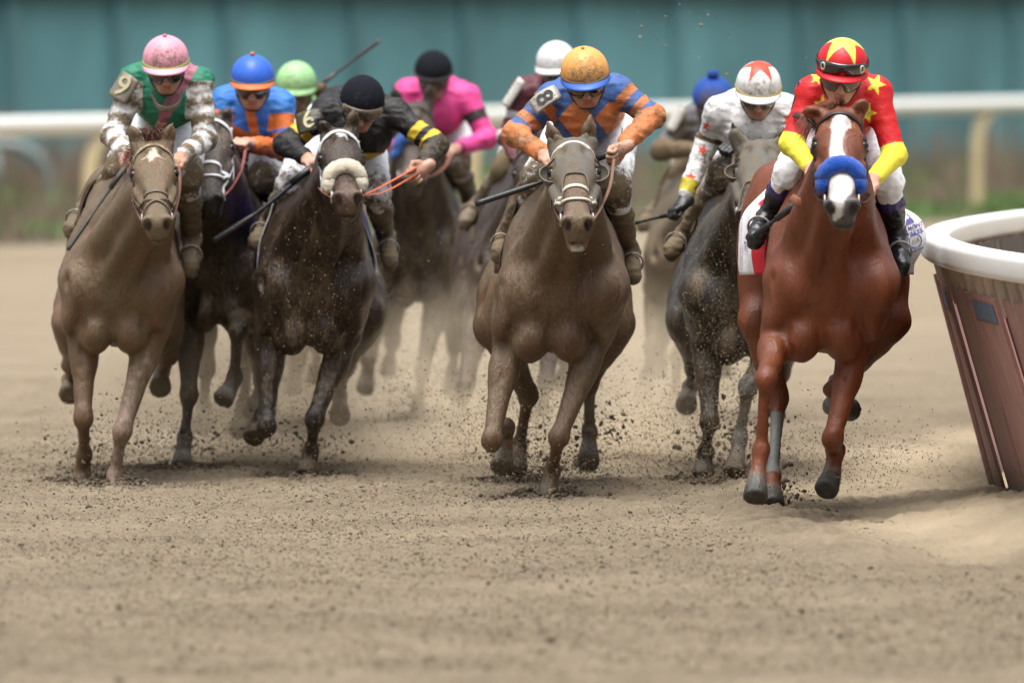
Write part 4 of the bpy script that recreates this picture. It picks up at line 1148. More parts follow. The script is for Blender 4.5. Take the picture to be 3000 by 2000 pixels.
def build_clods():
    rng = np.random.default_rng(5); n = 230000
    y = 37 + 21 * rng.uniform(0, 1, n); x = rng.uniform(-1, 1, n) * (1500 / FPX * y + .35)
    dens = .30 + 1.0 * sm(.35, .7, fbm(np.stack([x, y, 0 * x], 1), (2.2, 1.1, 1), 44, 3)); keep = rng.uniform(0, 1, n) < dens
    keep &= x < 1.822 + (y - 50.05) ** 2 / 75.6 - .45
    x, y = x[keep], y[keep]; n = len(x)
    s = .003 + .0045 * rng.uniform(0, 1, n) ** 2.5
    z = ground_z(x[None], y[None])[0] + s * .25
    t = rng.uniform(0, 1, (n, 1)); col = (SOIL_D[None] * (1 - t) + SOIL_L[None] * t) * rng.uniform(.55, 1.7, (n, 1)) * (1 + .05 * rng.normal(0, 1, (n, 3)) * A([1, .35, -.4]))
    pebbles('dirt_crumbs', np.stack([x, y, z], 1), s, np.clip(col, .01, .8), M['clod'], 'loose crumbs of soil strewn over the track', octa=True)
    n = 2800; y = 33.4 + 25 * rng.uniform(0, 1, n) ** 1.2; x = rng.uniform(-1, 1, n) * (1500 / FPX * y + .35)
    keep = rng.uniform(0, 1, n) < .12 + 1.1 * sm(.45, .75, fbm(np.stack([x, y, 0 * x], 1), (1.5, .8, 1), 47, 3)); x, y = x[keep], y[keep]; n = len(x)
    s = .008 + .009 * rng.uniform(0, 1, n) ** 3; z = ground_z(x[None], y[None])[0] + s * .2
    pebbles('dirt_clods', np.stack([x, y, z], 1), s, soil_cols(n, rng, .45, .8), M['clod'], 'larger damp clods lying on the track', seed=6)
    # mounds thrown up round the planted hooves
    pts, sz = [], []
    for (x, y, r, dep) in PRINTS:
        m = 800
        a = rng.uniform(0, 6.28, m); q = r * (1.0 + np.abs(rng.normal(0, 1.3, m)))
        px, py = x + np.cos(a) * q * 1.2, y + np.sin(a) * q
        pz = ground_z(px[None], py[None])[0] + dep * 1.1 * np.exp(-((q / r - 1.3) / 1.0) ** 2) * rng.uniform(.2, 1.25, m)
        pts.append(np.stack([px, py, pz], 1)); sz.append(.003 + .010 * rng.uniform(0, 1, m) ** 2)
    if pts:
        pts = np.vstack(pts); sz = np.concatenate(sz)
        pebbles('dirt_mounds', pts, sz, soil_cols(len(pts), rng, .35, .75), M['clod'], 'dark damp soil heaped up where hooves dig in', seed=9)

def build_wall():
    c = srgb(104, 158, 165)
    base = A([0, 150, 0])
    o = thing('green_wall', base, 'long teal green board wall with dark upright posts along the outside of the track', 'wall')
    p0, p1 = A([-14.0, 137, 0]), A([14.0, 160, 0]); t = nrm(p1 - p0); nn = A([t[1], -t[0], 0]); Lg = np.linalg.norm(p1 - p0)
    def box(mb, a, b, z0, z1, y0, y1, col):
        V = [p0 + t * x + nn * y + A([0, 0, z]) for z in (z0, z1) for y in (y0, y1) for x in (a, b)]
        mb.add(V, [(0, 1, 3, 2), (4, 6, 7, 5), (0, 4, 5, 1), (2, 3, 7, 6), (0, 2, 6, 4), (1, 5, 7, 3)], (*col, 0))
    def xat(px):    # distance along the wall of a photo column
        k = (px - 1500) / FPX; return (k * p0[1] - p0[0]) / (t[0] - k * t[1])
    posts = [20, 335, 660, 1030, 1355, 1690, 1975, 2340, 2640, 2960]
    ed = [-18.0, -14.5, -10.9, -7.3, -3.7] + [xat(q) for q in posts] + [Lg + 1.5, Lg + 5, Lg + 8.6, Lg + 12, Lg + 16]
    rng = random.Random(4)
    for i in range(len(ed) - 1):
        mb = MB(); k = rng.uniform(.9, 1.1); box(mb, ed[i], ed[i + 1], .02, 2.45, -.03, .03, c * k); mb.build('board_panel', M['wall'], o, smooth=False)
    for i, x in enumerate(ed):
        mb = MB(); wd = .07 if i % 2 else .055
        box(mb, x - wd, x + wd, 0, 2.5, .033, .12, srgb(90, 140, 148) * .95); box(mb, x + wd + .003, x + wd * 2.2, 0, 2.48, .033, .07, srgb(125, 160, 162)); mb.build('post', M['wall'], o, smooth=False)
    mb = MB(); box(mb, -18, Lg + 16, 2.40, 2.62, .035, .16, srgb(40, 66, 72)); mb.build('capping', M['wall'], o, smooth=False)
    mb = MB(); box(mb, -18, Lg + 16, .0, .30, .035, .10, srgb(92, 120, 108)); mb.build('kickboard', M['wall'], o, smooth=False)

def build_grass():
    gm = bpy.data.materials.new('rough_grass'); t_, N, L = nt(gm)
    out = N.new('ShaderNodeOutputMaterial'); b = N.new('ShaderNodeBsdfPrincipled'); L.new(b.outputs[0], out.inputs[0])
    at = N.new('ShaderNodeAttribute'); at.attribute_name = 'Col'; L.new(at.outputs['Color'], b.inputs['Base Color']); b.inputs['Roughness'].default_value = .8; b.inputs['Specular IOR Level'].default_value = .2
    # turf strip between the outer rail and the wall, carried by thousands of blades
    rng = np.random.default_rng(2); n = 42000
    u = rng.uniform(0, 1, n); v = rng.uniform(0, 1, n)
    x = -16 + 32 * u; y0 = 101 + (x + 9) / 18 * 25; y1 = 137 + (x + 9) / 28 * 20; y = y0 + (y1 - y0) * v
    dry = (fbm(np.stack([x, y, 0 * x], 1), (.5, .16, 1), 3, 2) + .16 * (x < -1.5)) > .52
    hgt = rng.uniform(.06, .16, n) * (1 + 1.2 * dry) * (1 + 3.0 * (v > .55) * rng.uniform(0, 1, n) ** 2); wd = rng.uniform(.012, .03, n); a = rng.uniform(0, 6.28, n)
    c, s_ = np.cos(a), np.sin(a); le = rng.normal(0, .05, (n, 2))
    V = np.zeros((n, 4, 3))
    V[:, 0] = np.stack([x - c * wd, y - s_ * wd, 0 * x], 1); V[:, 1] = np.stack([x + c * wd, y + s_ * wd, 0 * x], 1)
    V[:, 2] = np.stack([x + c * wd * .5 + le[:, 0] * .6, y + s_ * wd * .5 + le[:, 1] * .6, hgt * .65], 1); V[:, 3] = np.stack([x + le[:, 0], y + le[:, 1], hgt], 1)
    F = np.concatenate([A([[0, 1, 2]])[None] + 4 * np.arange(n)[:, None, None], A([[0, 2, 3]])[None] + 4 * np.arange(n)[:, None, None]], 1).reshape(-1, 3)
    g = srgb(112, 140, 84) * .68; br = srgb(142, 126, 108) * .66
    C = np.where(dry[:, None], br, g)[:, :] * rng.uniform(.7, 1.3, (n, 1)); C = np.repeat(C, 4, axis=0)
    o = new_mesh('grass', V.reshape(-1, 3), F, gm, None, C, smooth=False); tag(o, 'rough grass and dry weeds growing in front of the green wall', 'grass', kind='stuff')
    xs = np.linspace(-22, 22, 60); nu = 60; nv = 12; G = np.zeros((nu, nv, 3)); C = np.zeros((nu, nv, 3))
    for i, xx in enumerate(xs):
        a0 = 100.5 + (xx + 9) / 18 * 25; a1 = 139 + (xx + 9) / 28 * 20
        for j in range(nv): G[i, j] = (xx, lerp(a0, a1, j / (nv - 1)), .012)
    f = fbm(G.reshape(-1, 3), (.6, .2, 1), 3, 2)[:, None]; C = srgb(100, 114, 78) * .5 * (1 - f) + srgb(128, 112, 94) * .62 * f
    i, j = np.meshgrid(np.arange(nu - 1), np.arange(nv - 1), indexing='ij'); a = (i * nv + j).ravel()
    o = new_mesh('turf', G.reshape(-1, 3), np.stack([a, a + nv, a + nv + 1, a + 1], 1), gm, None, C); tag(o, 'strip of turf along the green wall', kind='structure')

def build_outer_rail():
    o = thing('outer_rail', A([0, 112, 0]), 'long white tubular rail on curved cream posts in front of the green wall', 'rail')
    c = A([.80, .80, .74]); zr = 1.18
    def at(px): k = (px - 1500) / FPX; # line from left to right
    a, b = A([-1560 / FPX * 99.0, 99.0, zr]), A([1620 / FPX * 127.0, 127.0, zr]); dr = nrm(b - a)
    mb = MB(); tube(mb, [a - dr * 14, a, lerp(a, b, .5), b, b + dr * 14], .085, seg=16, col=(*c, 0)); mb.build('top_rail', M['rail'], o)
    pc = srgb(226, 206, 160) * .92
    nn = A([dr[1], -dr[0], 0])
    Lr = np.linalg.norm(b - a)
    def s_at(px): k = (px - 1500) / FPX; return (k * a[1] - a[0]) / (dr[0] - k * dr[1])
    for px in (-360, 262, 800, 1385, 2020, 2862, 3500):
        p = a + dr * s_at(px)
        q = [p + A([0, 0, -zr - .02]), p + A([0, 0, -.62]), p + dr * .015 + A([0, .0, -.42]), p + dr * .08 + A([0, 0, -.26]), p + dr * .24 + A([0, 0, -.13]), p + dr * .50 + A([0, 0, -.075])]
        mb = MB(); tube(mb, spline(q, 18), .062, seg=10, col=(*pc, .1)); mb.build('post', M['rail'], o)

def build_far_hoop():
    d = 128.0; o = thing('shadow_hoop', P(120, 640, d) * A([1, 1, 0]), 'grey hooped pipe standing in for the gooseneck shadow of another rail', 'pipe')  # grey tube shaped like the shadow of another rail's gooseneck post
    mb = MB(); tube(mb, spline([P(-120, 425, d), P(0, 425, d), P(70, 436, d), P(125, 480, d), P(150, 560, d), P(156, 615, d) * A([1, 1, 0])], 26), .075, seg=10, col=(*srgb(112, 122, 120), 0)); mb.build('pipe', M['rail'], o)
    mb = MB(); tube(mb, [P(-10, 425, d), P(-10, 425, d) * A([1, 1, 0])], .06, seg=10, col=(*srgb(112, 122, 120), 0)); mb.build('leg', M['rail'], o)

def build_inner_rail():
    o = thing('inner_rail', A([2.1, 50, 0]), 'curved white inner rail with leaning brown skirt boards at the bend', 'rail')
    y0, x0, Rr = 50.05, 1.822, 37.8
    zt = 1.15
    def cx(y): return x0 + (y - y0) ** 2 / (2 * Rr)
    ys = np.concatenate([np.linspace(30, 46, 30), np.linspace(46.2, 66, 90)])
    # rail cap: rounded box section
    prof = []
    hw, hh, r = .066, .056, .03
    for (sx, sz, a0) in ((1, 1, 0), (-1, 1, 90), (-1, -1, 180), (1, -1, 270)):
        for k in range(5):
            t = R(a0 + 22.5 * k); prof.append((sx * (hw - r) + r * math.cos(t), sz * (hh - r) + r * math.sin(t)))
    V = []; m = len(prof)
    for i, y in enumerate(ys):
        dx = (cx(y + .05) - cx(y - .05)) / .1; n = nrm(A([1, -dx, 0]))
        for (u, v) in prof: V.append(A([cx(y) + .066, y, zt - hh]) + n * u + A([0, 0, v]))
    F = [(i * m + k, i * m + (k + 1) % m, (i + 1) * m + (k + 1) % m, (i + 1) * m + k) for i in range(len(ys) - 1) for k in range(m)]
    mb = MB(); mb.add(V, F, (.82, .82, .78, .03)); mb.build('rail_cap', M['rail'], o)
    # recess shade panels and skirt boards, each lapping the next, leaning in towards the infield
    rng = random.Random(8); brown = srgb(152, 112, 106) * 1.0; lt = srgb(168, 150, 134); s = 0.0; y = 40.0; i = 0
    while y < 62.5:
        wd = 1.2
        dx = (cx(y + .05) - cx(y - .05)) / .1; t = nrm(A([dx, 1, 0])); n = nrm(A([1, -dx, 0]))
        def quadbox(a, b, c_, d_, th, col, mud):   # a..d corner points of the outer face
            q = [np.asarray(v, float) for v in (a, b, c_, d_)]; nn = nrm(np.cross(q[1] - q[0], q[3] - q[0])); nn = nn if nn @ n > 0 else -nn
            nu, nv = 4, 14; G = np.zeros((nu, nv, 3)); C = np.zeros((nu, nv, 4))
            for ii in range(nu):
                for jj in range(nv):
                    u, v = ii / (nu - 1), jj / (nv - 1)
                    G[ii, jj] = lerp(lerp(q[0], q[1], u), lerp(q[3], q[2], u), v); C[ii, jj] = (*col, mud + .75 * v ** 5)
            N = np.zeros((nu, nv, 3)) - nn
            mb = MB(); patch(mb, G, th, N, C); return mb
        step = .012 * (i % 2); zt1 = .945; zb1 = -.02
        def edge(yy, lap):
            dd = (cx(yy + .05) - cx(yy - .05)) / .1; n2 = nrm(A([1, -dd, 0])); lean = .31; zb1 = -.02 + .030 * min(max(0.0, 52.0 - yy), 6.0)
            tp = A([cx(yy), yy, 0]); return tp + n2 * (.055 + step + lap) + A([0, 0, zt1]), tp + n2 * (lean + step + lap) + A([0, 0, zb1])
        top = A([cx(y), y, 0]); (a0, b0), (a1, b1) = edge(y, 0.0), edge(y + wd * t[1] * 1.06, .02)
        k = rng.uniform(.88, 1.12)
        bd = quadbox(a0, a1, b1, b0, .016, brown * k, .02).build('skirt_board', M['board'], o, smooth=False)
        if i % 2 == 0:    # blue-grey repair patch under the top edge
            c0 = lerp(a0, b0, .03) - n * .004; c1 = lerp(a1, b1, .03) - n * .004; d1 = lerp(a1, b1, .13) - n * .004; d0 = lerp(a0, b0, .13) - n * .004
            sub(quadbox(lerp(c0, c1, .1), lerp(c0, c1, .9), lerp(d0, d1, .9), lerp(d0, d1, .1), .003, srgb(88, 108, 138) * .9, .1).build('patch', M['board'], o, smooth=False), bd)
        elif i % 4 == 1:
            c0 = lerp(a0, b0, .45) - n * .004; c1 = lerp(a1, b1, .45) - n * .004; d1 = lerp(a1, b1, .52) - n * .004; d0 = lerp(a0, b0, .52) - n * .004
            sub(quadbox(lerp(c0, c1, .2), lerp(c0, c1, .7), lerp(d0, d1, .7), lerp(d0, d1, .2), .003, srgb(160, 170, 176) * .9, .1).build('patch', M['board'], o, smooth=False), bd)
        # upright hanger joining board and rail
        for f_ in (0, .33, .66):
            tp = A([cx(y + wd * f_), y + wd * f_, 0]); h0 = tp + n * .13 + A([0, 0, .88]); h1 = tp + n * .085 + A([0, 0, zt - .113])
            mb = MB(); tube(mb, [h0, h1], .034, seg=4, flat=.5, col=(*lt, .1)); mb.build('hanger', M['board'], o, smooth=False)
        mb = quadbox(top + t * .05 + n * .16 + A([0, 0, zt - .114]), top + t * (wd - .02) + n * .16 + A([0, 0, zt - .114]), top + t * (wd - .02) + n * .18 + A([0, 0, .90]), top + t * .05 + n * .18 + A([0, 0, .90]), .01, srgb(92, 80, 72) * .5, .1); mb.build('recess_shade', M['board'], o, smooth=False)  # panel coloured dark to stand for the shaded recesses between hangers
        y += wd * t[1]; i += 1
    return o

def flying_dirt():
    """clods, crumbs and sand in the air behind and around the hooves"""
    rng = np.random.default_rng(12); pts, sz, cl = [], [], []
    def cloud(px, py, d, sx, sy, sd, n, s0, s1, lo=.4, hi=.9, pw=3.0):
        x = px + rng.normal(0, sx, n); y = py + rng.normal(0, sy, n); dd = d + rng.normal(0, sd, n)
        W = np.stack([(x - 1500) / FPX * dd, dd, CAM_H - (y - YH) / FPX * dd], 1); k = W[:, 2] > .0
        W = W[k]; m = len(W); pts.append(W); sz.append(s0 + (s1 - s0) * rng.uniform(0, 1, m) ** pw); cl.append(soil_cols(m, rng, lo, hi))
    for c in DIRT: cloud(*c)
    for (x, y, r, dep) in PRINTS:           # a fan of soil flung up and back from every hoof that has just struck
        n = 520; t = rng.uniform(.02, .32, n); sp = rng.uniform(.4, 1.0, n) ** 1.5
        vx = rng.normal(0, 1.1, n) * sp; vy = rng.uniform(-.6, 3.2, n) * sp; vz = rng.uniform(.8, 3.4, n) * sp
        W = np.stack([x + rng.normal(0, .05, n) + vx * t, y + .05 + vy * t, .01 + vz * t - 4.9 * t * t], 1); W = W[W[:, 2] > .005]; m = len(W)
        pts.append(W); sz.append(.0013 + .0065 * rng.uniform(0, 1, m) ** 4); cl.append(soil_cols(m, rng, .4, .9))
    pebbles('flying_dirt', np.vstack(pts), np.concatenate(sz), np.vstack(cl), M['clod'], 'clods and grains of soil thrown up by the hooves', flatz=1.0, seed=21)
DIRT = []

def dust_cloud(name, lo, hi, dens, label, scale=(.5, .25, 1.0), seed=0.0, col=(.90, .78, .59), top=None, step=None):
    """a cloud of real scattering dust in a closed box, thinning upwards and outwards"""
    lo, hi = A(lo, float), A(hi, float)
    V = [(x, y, z) for z in (lo[2], hi[2]) for y in (lo[1], hi[1]) for x in (lo[0], hi[0])]
    F = [[0, 2, 3, 1], [4, 5, 7, 6], [0, 1, 5, 4], [2, 6, 7, 3], [0, 4, 6, 2], [1, 3, 7, 5]]
    m = bpy.data.materials.new(name + '_volume'); t, N, L = nt(m)
    out = N.new('ShaderNodeOutputMaterial'); pv = N.new('ShaderNodeVolumePrincipled'); L.new(pv.outputs[0], out.inputs['Volume'])
    pv.inputs['Color'].default_value = (*col, 1); pv.inputs['Anisotropy'].default_value = .2
    tc = N.new('ShaderNodeTexCoord'); mp = N.new('ShaderNodeMapping'); mp.inputs['Scale'].default_value = scale; mp.inputs['Location'].default_value = (seed, seed * .7, seed * .3); L.new(tc.outputs['Object'], mp.inputs[0])
    n = N.new('ShaderNodeTexNoise'); n.inputs['Scale'].default_value = 1.0; n.inputs['Detail'].default_value = 3; L.new(mp.outputs[0], n.inputs['Vector'])
    r = N.new('ShaderNodeMapRange'); r.inputs[1].default_value = .47; r.inputs[2].default_value = .64; L.new(n.outputs['Fac'], r.inputs[0])
    sx = N.new('ShaderNodeSeparateXYZ'); L.new(tc.outputs['Generated'], sx.inputs[0])
    zr = N.new('ShaderNodeMapRange'); zr.interpolation_type = 'SMOOTHSTEP'; zr.inputs[1].default_value = 1.0; zr.inputs[2].default_value = .05; L.new(sx.outputs[2], zr.inputs[0])
    def bell(o):
        a = N.new('ShaderNodeMath'); a.operation = 'PINGPONG'; a.inputs[1].default_value = .5; L.new(o, a.inputs[0])
        b = N.new('ShaderNodeMapRange'); b.interpolation_type = 'SMOOTHSTEP'; b.inputs[2].default_value = .28; L.new(a.outputs[0], b.inputs[0]); return b.outputs[0]
    def mul(a, b):
        k = N.new('ShaderNodeMath'); k.operation = 'MULTIPLY'
        for i, v in enumerate((a, b)):
            if isinstance(v, float): k.inputs[i].default_value = v
            else: L.new(v, k.inputs[i])
        return k.outputs[0]
    L.new(mul(mul(mul(r.outputs[0], zr.outputs[0]), mul(bell(sx.outputs[0]), bell(sx.outputs[1]))), float(dens)), pv.inputs['Density'])
    o = new_mesh(name, V, F, m, smooth=False); tag(o, label, kind='stuff'); return o

# ------------------------------------------------------------------ the field of ten
# (joints are photo columns and rows with metres behind the horse's breast)
HS, RS = {}, {}
def upmud(k0, k1, low=.4, high=1.5, extra=0.0):
    return lambda g, V: lerp(k0, k1, sm(low, high, V[:, 2])) + extra * (fbm(V, (5, 5, 2.5), 77) - .5)
BLK = A([.010, .009, .010])

HS['A'] = dict(d=52.2, label='tan mud-coated chestnut racehorse with a white star under the pink capped jockey, leftmost',
    coat=(.20, .108, .060), mud=upmud(.50, .60, .5, 1.2, .5),
    poll=(447, 428), muz=(464, 640), hs=1.05, HL=.58, earL=(380, 351, 402, 425), earR=(507, 351, 490, 420),
    sh=(186, 522), chest=1030, breast=330, hip=(168, 540, 870), muzzle=(.20, .12, .085), white=(.62, .55, .44), eyering=(.08, .045, .03),
    marks=[lambda S, N_, a, j: in_star(S + .004 + j * .01, -(a - .128), .060, .2, 4, .45) * (N_ > -.09)],
    legs=dict(FL=[(242, 960, .02), (244, 1225, -.12), (246, 1330, .06), (240, 1378, .10), (238, 1420, .10)],
              FR=[(448, 960, .0), (357, 1262, -.20), (336, 1392, -.12), (331, 1430, -.14), (328, 1465, -.16)],
              HL=[(205, 950, 1.1), (212, 1070, 1.5), (204, 1112, 1.78), (203, 1132, 1.70), (203, 1158, 1.6)],
              HR=[(498, 950, 1.1), (486, 1045, 1.5), (472, 1090, 1.78), (470, 1112, 1.70), (469, 1138, 1.6)]),
    sock=dict(FR=(.30, (.40, .27, .21))), hoof=srgb(120, 104, 84))

HS['B'] = dict(d=53.9, label='dark brown racehorse in a white bridle tucked behind the tan chestnut',
    coat=(.062, .045, .038), mud=upmud(.55, .28, .7, 1.3, .5), points=BLK, h=.011,
    poll=(622, 352), muz=(611, 575), hs=1.04, HL=.60, yaw=-.12, earL=(622, 268, 604, 345), earR=(668, 312, 660, 352),
    sh=(512, 780), chest=968, breast=640, hip=(505, 790, 830), muzzle=(.025, .022, .022), eyering=(.01, .008, .008), marks=[],
    legs=dict(FL=[(556, 930, .02), (553, 1156, -.15), (541, 1280, -.08), (536, 1325, -.10), (531, 1366, -.14)],
              FR=[(715, 925, .02), (694, 970, -.38), (688, 1105, -.28), (670, 1145, -.30), (648, 1176, -.34)],
              HL=[(585, 900, 1.1), (604, 1080, 1.5), (596, 1195, 1.75), (593, 1222, 1.66), (591, 1250, 1.55)],
              HR=[(740, 900, 1.1), (728, 1030, 1.4), (712, 1190, 1.2), (702, 1235, 1.15), (694, 1270, 1.1)]),
    sock=dict(FR=(1.1, (.20, .20, .22)), FL=(.7, (.13, .13, .14))), hoof=srgb(150, 150, 148))

HS['C'] = dict(d=58.5, label='reddish brown racehorse almost hidden behind the sheepskin-nosed dark bay',
    coat=(.13, .06, .04), mud=upmud(.6, .4, .5, 1.2, .4), h=.014,
    poll=(872, 400), muz=(862, 590), hs=1.0, HL=.58, earL=(845, 335, 850, 392), earR=(898, 335, 892, 392),
    sh=(760, 985), chest=940, breast=870, hip=(748, 1000, 800),
    legs=dict(FL=[(800, 900, .02), (815, 1060, -.2), (812, 1040, .12), (806, 1085, .14), (802, 1110, .1)],
              FR=[(940, 890, .02), (872, 1050, -.15), (866, 1075, .12), (860, 1120, .10), (857, 1146, .06)],
              HL=[(790, 850, 1.1), (800, 1010, 1.4), (795, 1120, 1.3), (792, 1160, 1.25), (790, 1200, 1.2)],
              HR=[(950, 850, 1.1), (930, 1010, 1.4), (925, 1080, 1.6), (922, 1100, 1.6), (920, 1125, 1.6)]))

HS['D'] = dict(d=52.85, label='dark bay racehorse with a cream sheepskin noseband under the black and yellow jockey',
    coat=(.034, .019, .013), mud=lambda g, V: .16 + .30 * np.exp(-((V[:, 0] - g.bx) / .17) ** 2) * (V[:, 2] < 1.25) * sm(1.25, .9, V[:, 2]) + .35 * (fbm(V, (5, 5, 2.5), 77) - .5),
    points=BLK, poll=(992, 392), muz=(1020, 565), hs=1.03, HL=.58, earL=(938, 352, 958, 385), earR=(1038, 314, 1033, 378),
    sh=(754, 1088), chest=1030, breast=905, hip=(700, 1130, 870), muzzle=(.10, .055, .04), eyering=(.012, .008, .008), white=(.62, .58, .56),
    marks=[lambda S, N_, a, j: in_star(S - .012 + j * .01, -(a - .085), .036, .5, 4, .5) * (N_ > -.09)],
    legs=dict(FL=[(792, 985, .02), (780, 1250, -.15), (768, 1215, .15), (754, 1245, .18), (740, 1284, .10)],
              FR=[(1010, 985, .04), (922, 1226, -.18), (911, 1318, -.02), (906, 1348, -.02), (899, 1390, -.04)],
              HL=[(742, 930, 1.1), (770, 1110, 1.4), (745, 1180, 1.7), (740, 1190, 1.75), (735, 1205, 1.8)],
              HR=[(1088, 920, 1.15), (1012, 1075, 1.5), (994, 1160, 1.72), (995, 1190, 1.64), (996, 1222, 1.52)]),
    hoof=srgb(96, 76, 58), pt0=.3)

HS['E'] = dict(d=60.0, label='dusty brown racehorse with a blue noseband far back, under the pink jacketed jockey',
    coat=(.045, .030, .023), mud=upmud(.50, .15, .6, 1.3, .3), h=.013,
    poll=(1218, 312), muz=(1204, 520), hs=1.10, HL=.60, earL=(1149, 245, 1168, 305), earR=(1262, 238, 1254, 300),
    sh=(1108, 1345), chest=900, breast=1225, hip=(1098, 1360, 790), muzzle=(.10, .08, .065),
    legs=dict(FL=[(1125, 860, .02), (1078, 1050, -.25), (1086, 1040, .1), (1074, 1105, .1), (1068, 1146, .04)],
              FR=[(1285, 860, .02), (1238, 1085, -.1), (1227, 1180, .05), (1223, 1208, .05), (1220, 1238, .02)],
              HL=[(1140, 840, 1.1), (1150, 1000, 1.4), (1140, 1060, 1.6), (1138, 1080, 1.6), (1135, 1100, 1.6)],
              HR=[(1330, 840, 1.1), (1332, 1010, 1.4), (1326, 1090, 1.5), (1324, 1120, 1.45), (1322, 1150, 1.4)]))

HS['F'] = dict(d=56.5, label='dark muddy racehorse half hidden behind the hooded bay, under the maroon jacketed jockey',
    coat=(.042, .024, .020), mud=upmud(.32, .1, .5, 1.2, .5), h=.0125,
    poll=(1560, 430), muz=(1580, 640), hs=1.05, HL=.58, earL=(1530, 372, 1538, 425), earR=(1590, 372, 1584, 425),
    sh=(1388, 1680), chest=965, breast=1530, hip=(1318, 1730, 800), rump=(.5, .06, .26, .9),
    legs=dict(FL=[(1402, 920, .02), (1362, 1140, -.2), (1347, 1165, .1), (1340, 1205, .08), (1333, 1252, .0)],
              FR=[(1620, 920, .02), (1600, 1120, -.2), (1590, 1200, .05), (1585, 1240, .05), (1580, 1280, .02)],
              HL=[(1380, 880, 1.1), (1385, 1040, 1.4), (1375, 1090, 1.6), (1372, 1110, 1.6), (1370, 1130, 1.6)],
              HR=[(1690, 880, 1.1), (1660, 1050, 1.4), (1650, 1100, 1.6), (1648, 1120, 1.6), (1645, 1150, 1.6)]))

HS['G'] = dict(d=50.7, label='mud-caked bay racehorse in a grey blinker hood with its mouth open, in the centre',
    coat=(.145, .075, .046), mud=upmud(.46, .62, .5, 1.2, .5),
    poll=(1678, 420), muz=(1692, 640), hs=1.10, HL=.56, earL=(1600, 350, 1632, 425), earR=(1729, 330, 1724, 415),
    sh=(1462, 1832), chest=1052, breast=1612, hip=(1400, 1852, 880), depth=.745, jaw=.032, muzzle=(.20, .13, .09),
    legs=dict(FL=[(1492, 985, .02), (1440, 1290, -.22), (1484, 1250, .08), (1476, 1325, .10), (1469, 1372, .02)],
              FR=[(1745, 985, .05), (1638, 1280, -.20), (1617, 1380, .06), (1608, 1420, .04), (1600, 1470, .02)],
              HL=[(1450, 960, 1.2), (1548, 1160, 1.55), (1522, 1300, 1.85), (1518, 1340, 1.80), (1512, 1385, 1.75)],
              HR=[(1812, 950, 1.2), (1726, 1120, 1.55), (1727, 1265, 1.72), (1725, 1318, 1.62), (1723, 1356, 1.50)]),
    coronet=(.16, .11, .075), hoof=srgb(104, 98, 84), bandage=dict(HR=(1.12, 2.0, (.26, .24, .20)), FL=(2.4, 2.8, (.30, .16, .13))))

HS['H'] = dict(d=60.0, label='dust-covered racehorse farthest back, under the jockey with the blue bobble cap',
    coat=(.16, .125, .09), mud=upmud(.85, .7, .5, 1.2, .2), h=.014,
    poll=(2060, 500), muz=(2050, 690), hs=1.0, HL=.58, earL=(2035, 440, 2040, 495), earR=(2085, 440, 2080, 495),
    sh=(1898, 2180), chest=930, breast=2040, hip=(1886, 2200, 760),
    legs=dict(FL=[(1928, 880, .02), (1910, 1020, -.1), (1893, 1105, .1), (1888, 1135, .1), (1884, 1178, .05)],
              FR=[(2050, 880, .02), (1985, 1045, -.2), (1976, 1160, .05), (1972, 1190, .05), (1968, 1225, .02)],
              HL=[(1925, 840, 1.1), (1940, 990, 1.4), (1935, 1060, 1.6), (1932, 1080, 1.6), (1930, 1105, 1.6)],
              HR=[(2150, 840, 1.1), (2130, 1000, 1.4), (2125, 1060, 1.6), (2120, 1080, 1.6), (2118, 1105, 1.6)]))

HS['I'] = dict(d=52.5, label='near-black dirt-spattered racehorse in a grey hood behind the clean chestnut',
    coat=(.034, .031, .031), mud=lambda g, V: .22 + .28 * np.exp(-((V[:, 0] - g.bx) / .2) ** 2) + .5 * (fbm(V, (7, 7, 4), 77) - .5),
    points=BLK, poll=(2228, 425), muz=(2194, 618), hs=1.06, HL=.58, earL=(2145, 362, 2174, 432), earR=(2297, 362, 2280, 432), yaw=-.08,
    sh=(1998, 2345), chest=1060, breast=2190, hip=(1958, 2368, 880), muzzle=(.10, .085, .07),
    legs=dict(FL=[(2072, 985, .02), (2079, 1235, -.15), (2067, 1322, -.04), (2063, 1352, -.04), (2059, 1396, -.06)],
              FR=[(2288, 985, .02), (2192, 1130, -.30), (2168, 1285, -.25), (2158, 1345, -.28), (2150, 1388, -.32)],
              HL=[(2000, 940, 1.15), (2032, 1075, 1.45), (2022, 1135, 1.72), (2015, 1160, 1.64), (2011, 1190, 1.52)],
              HR=[(2325, 940, 1.15), (2290, 1090, 1.45), (2280, 1180, 1.7), (2276, 1200, 1.7), (2272, 1225, 1.7)]),
    sock=dict(FR=(.9, (.24, .23, .22))))

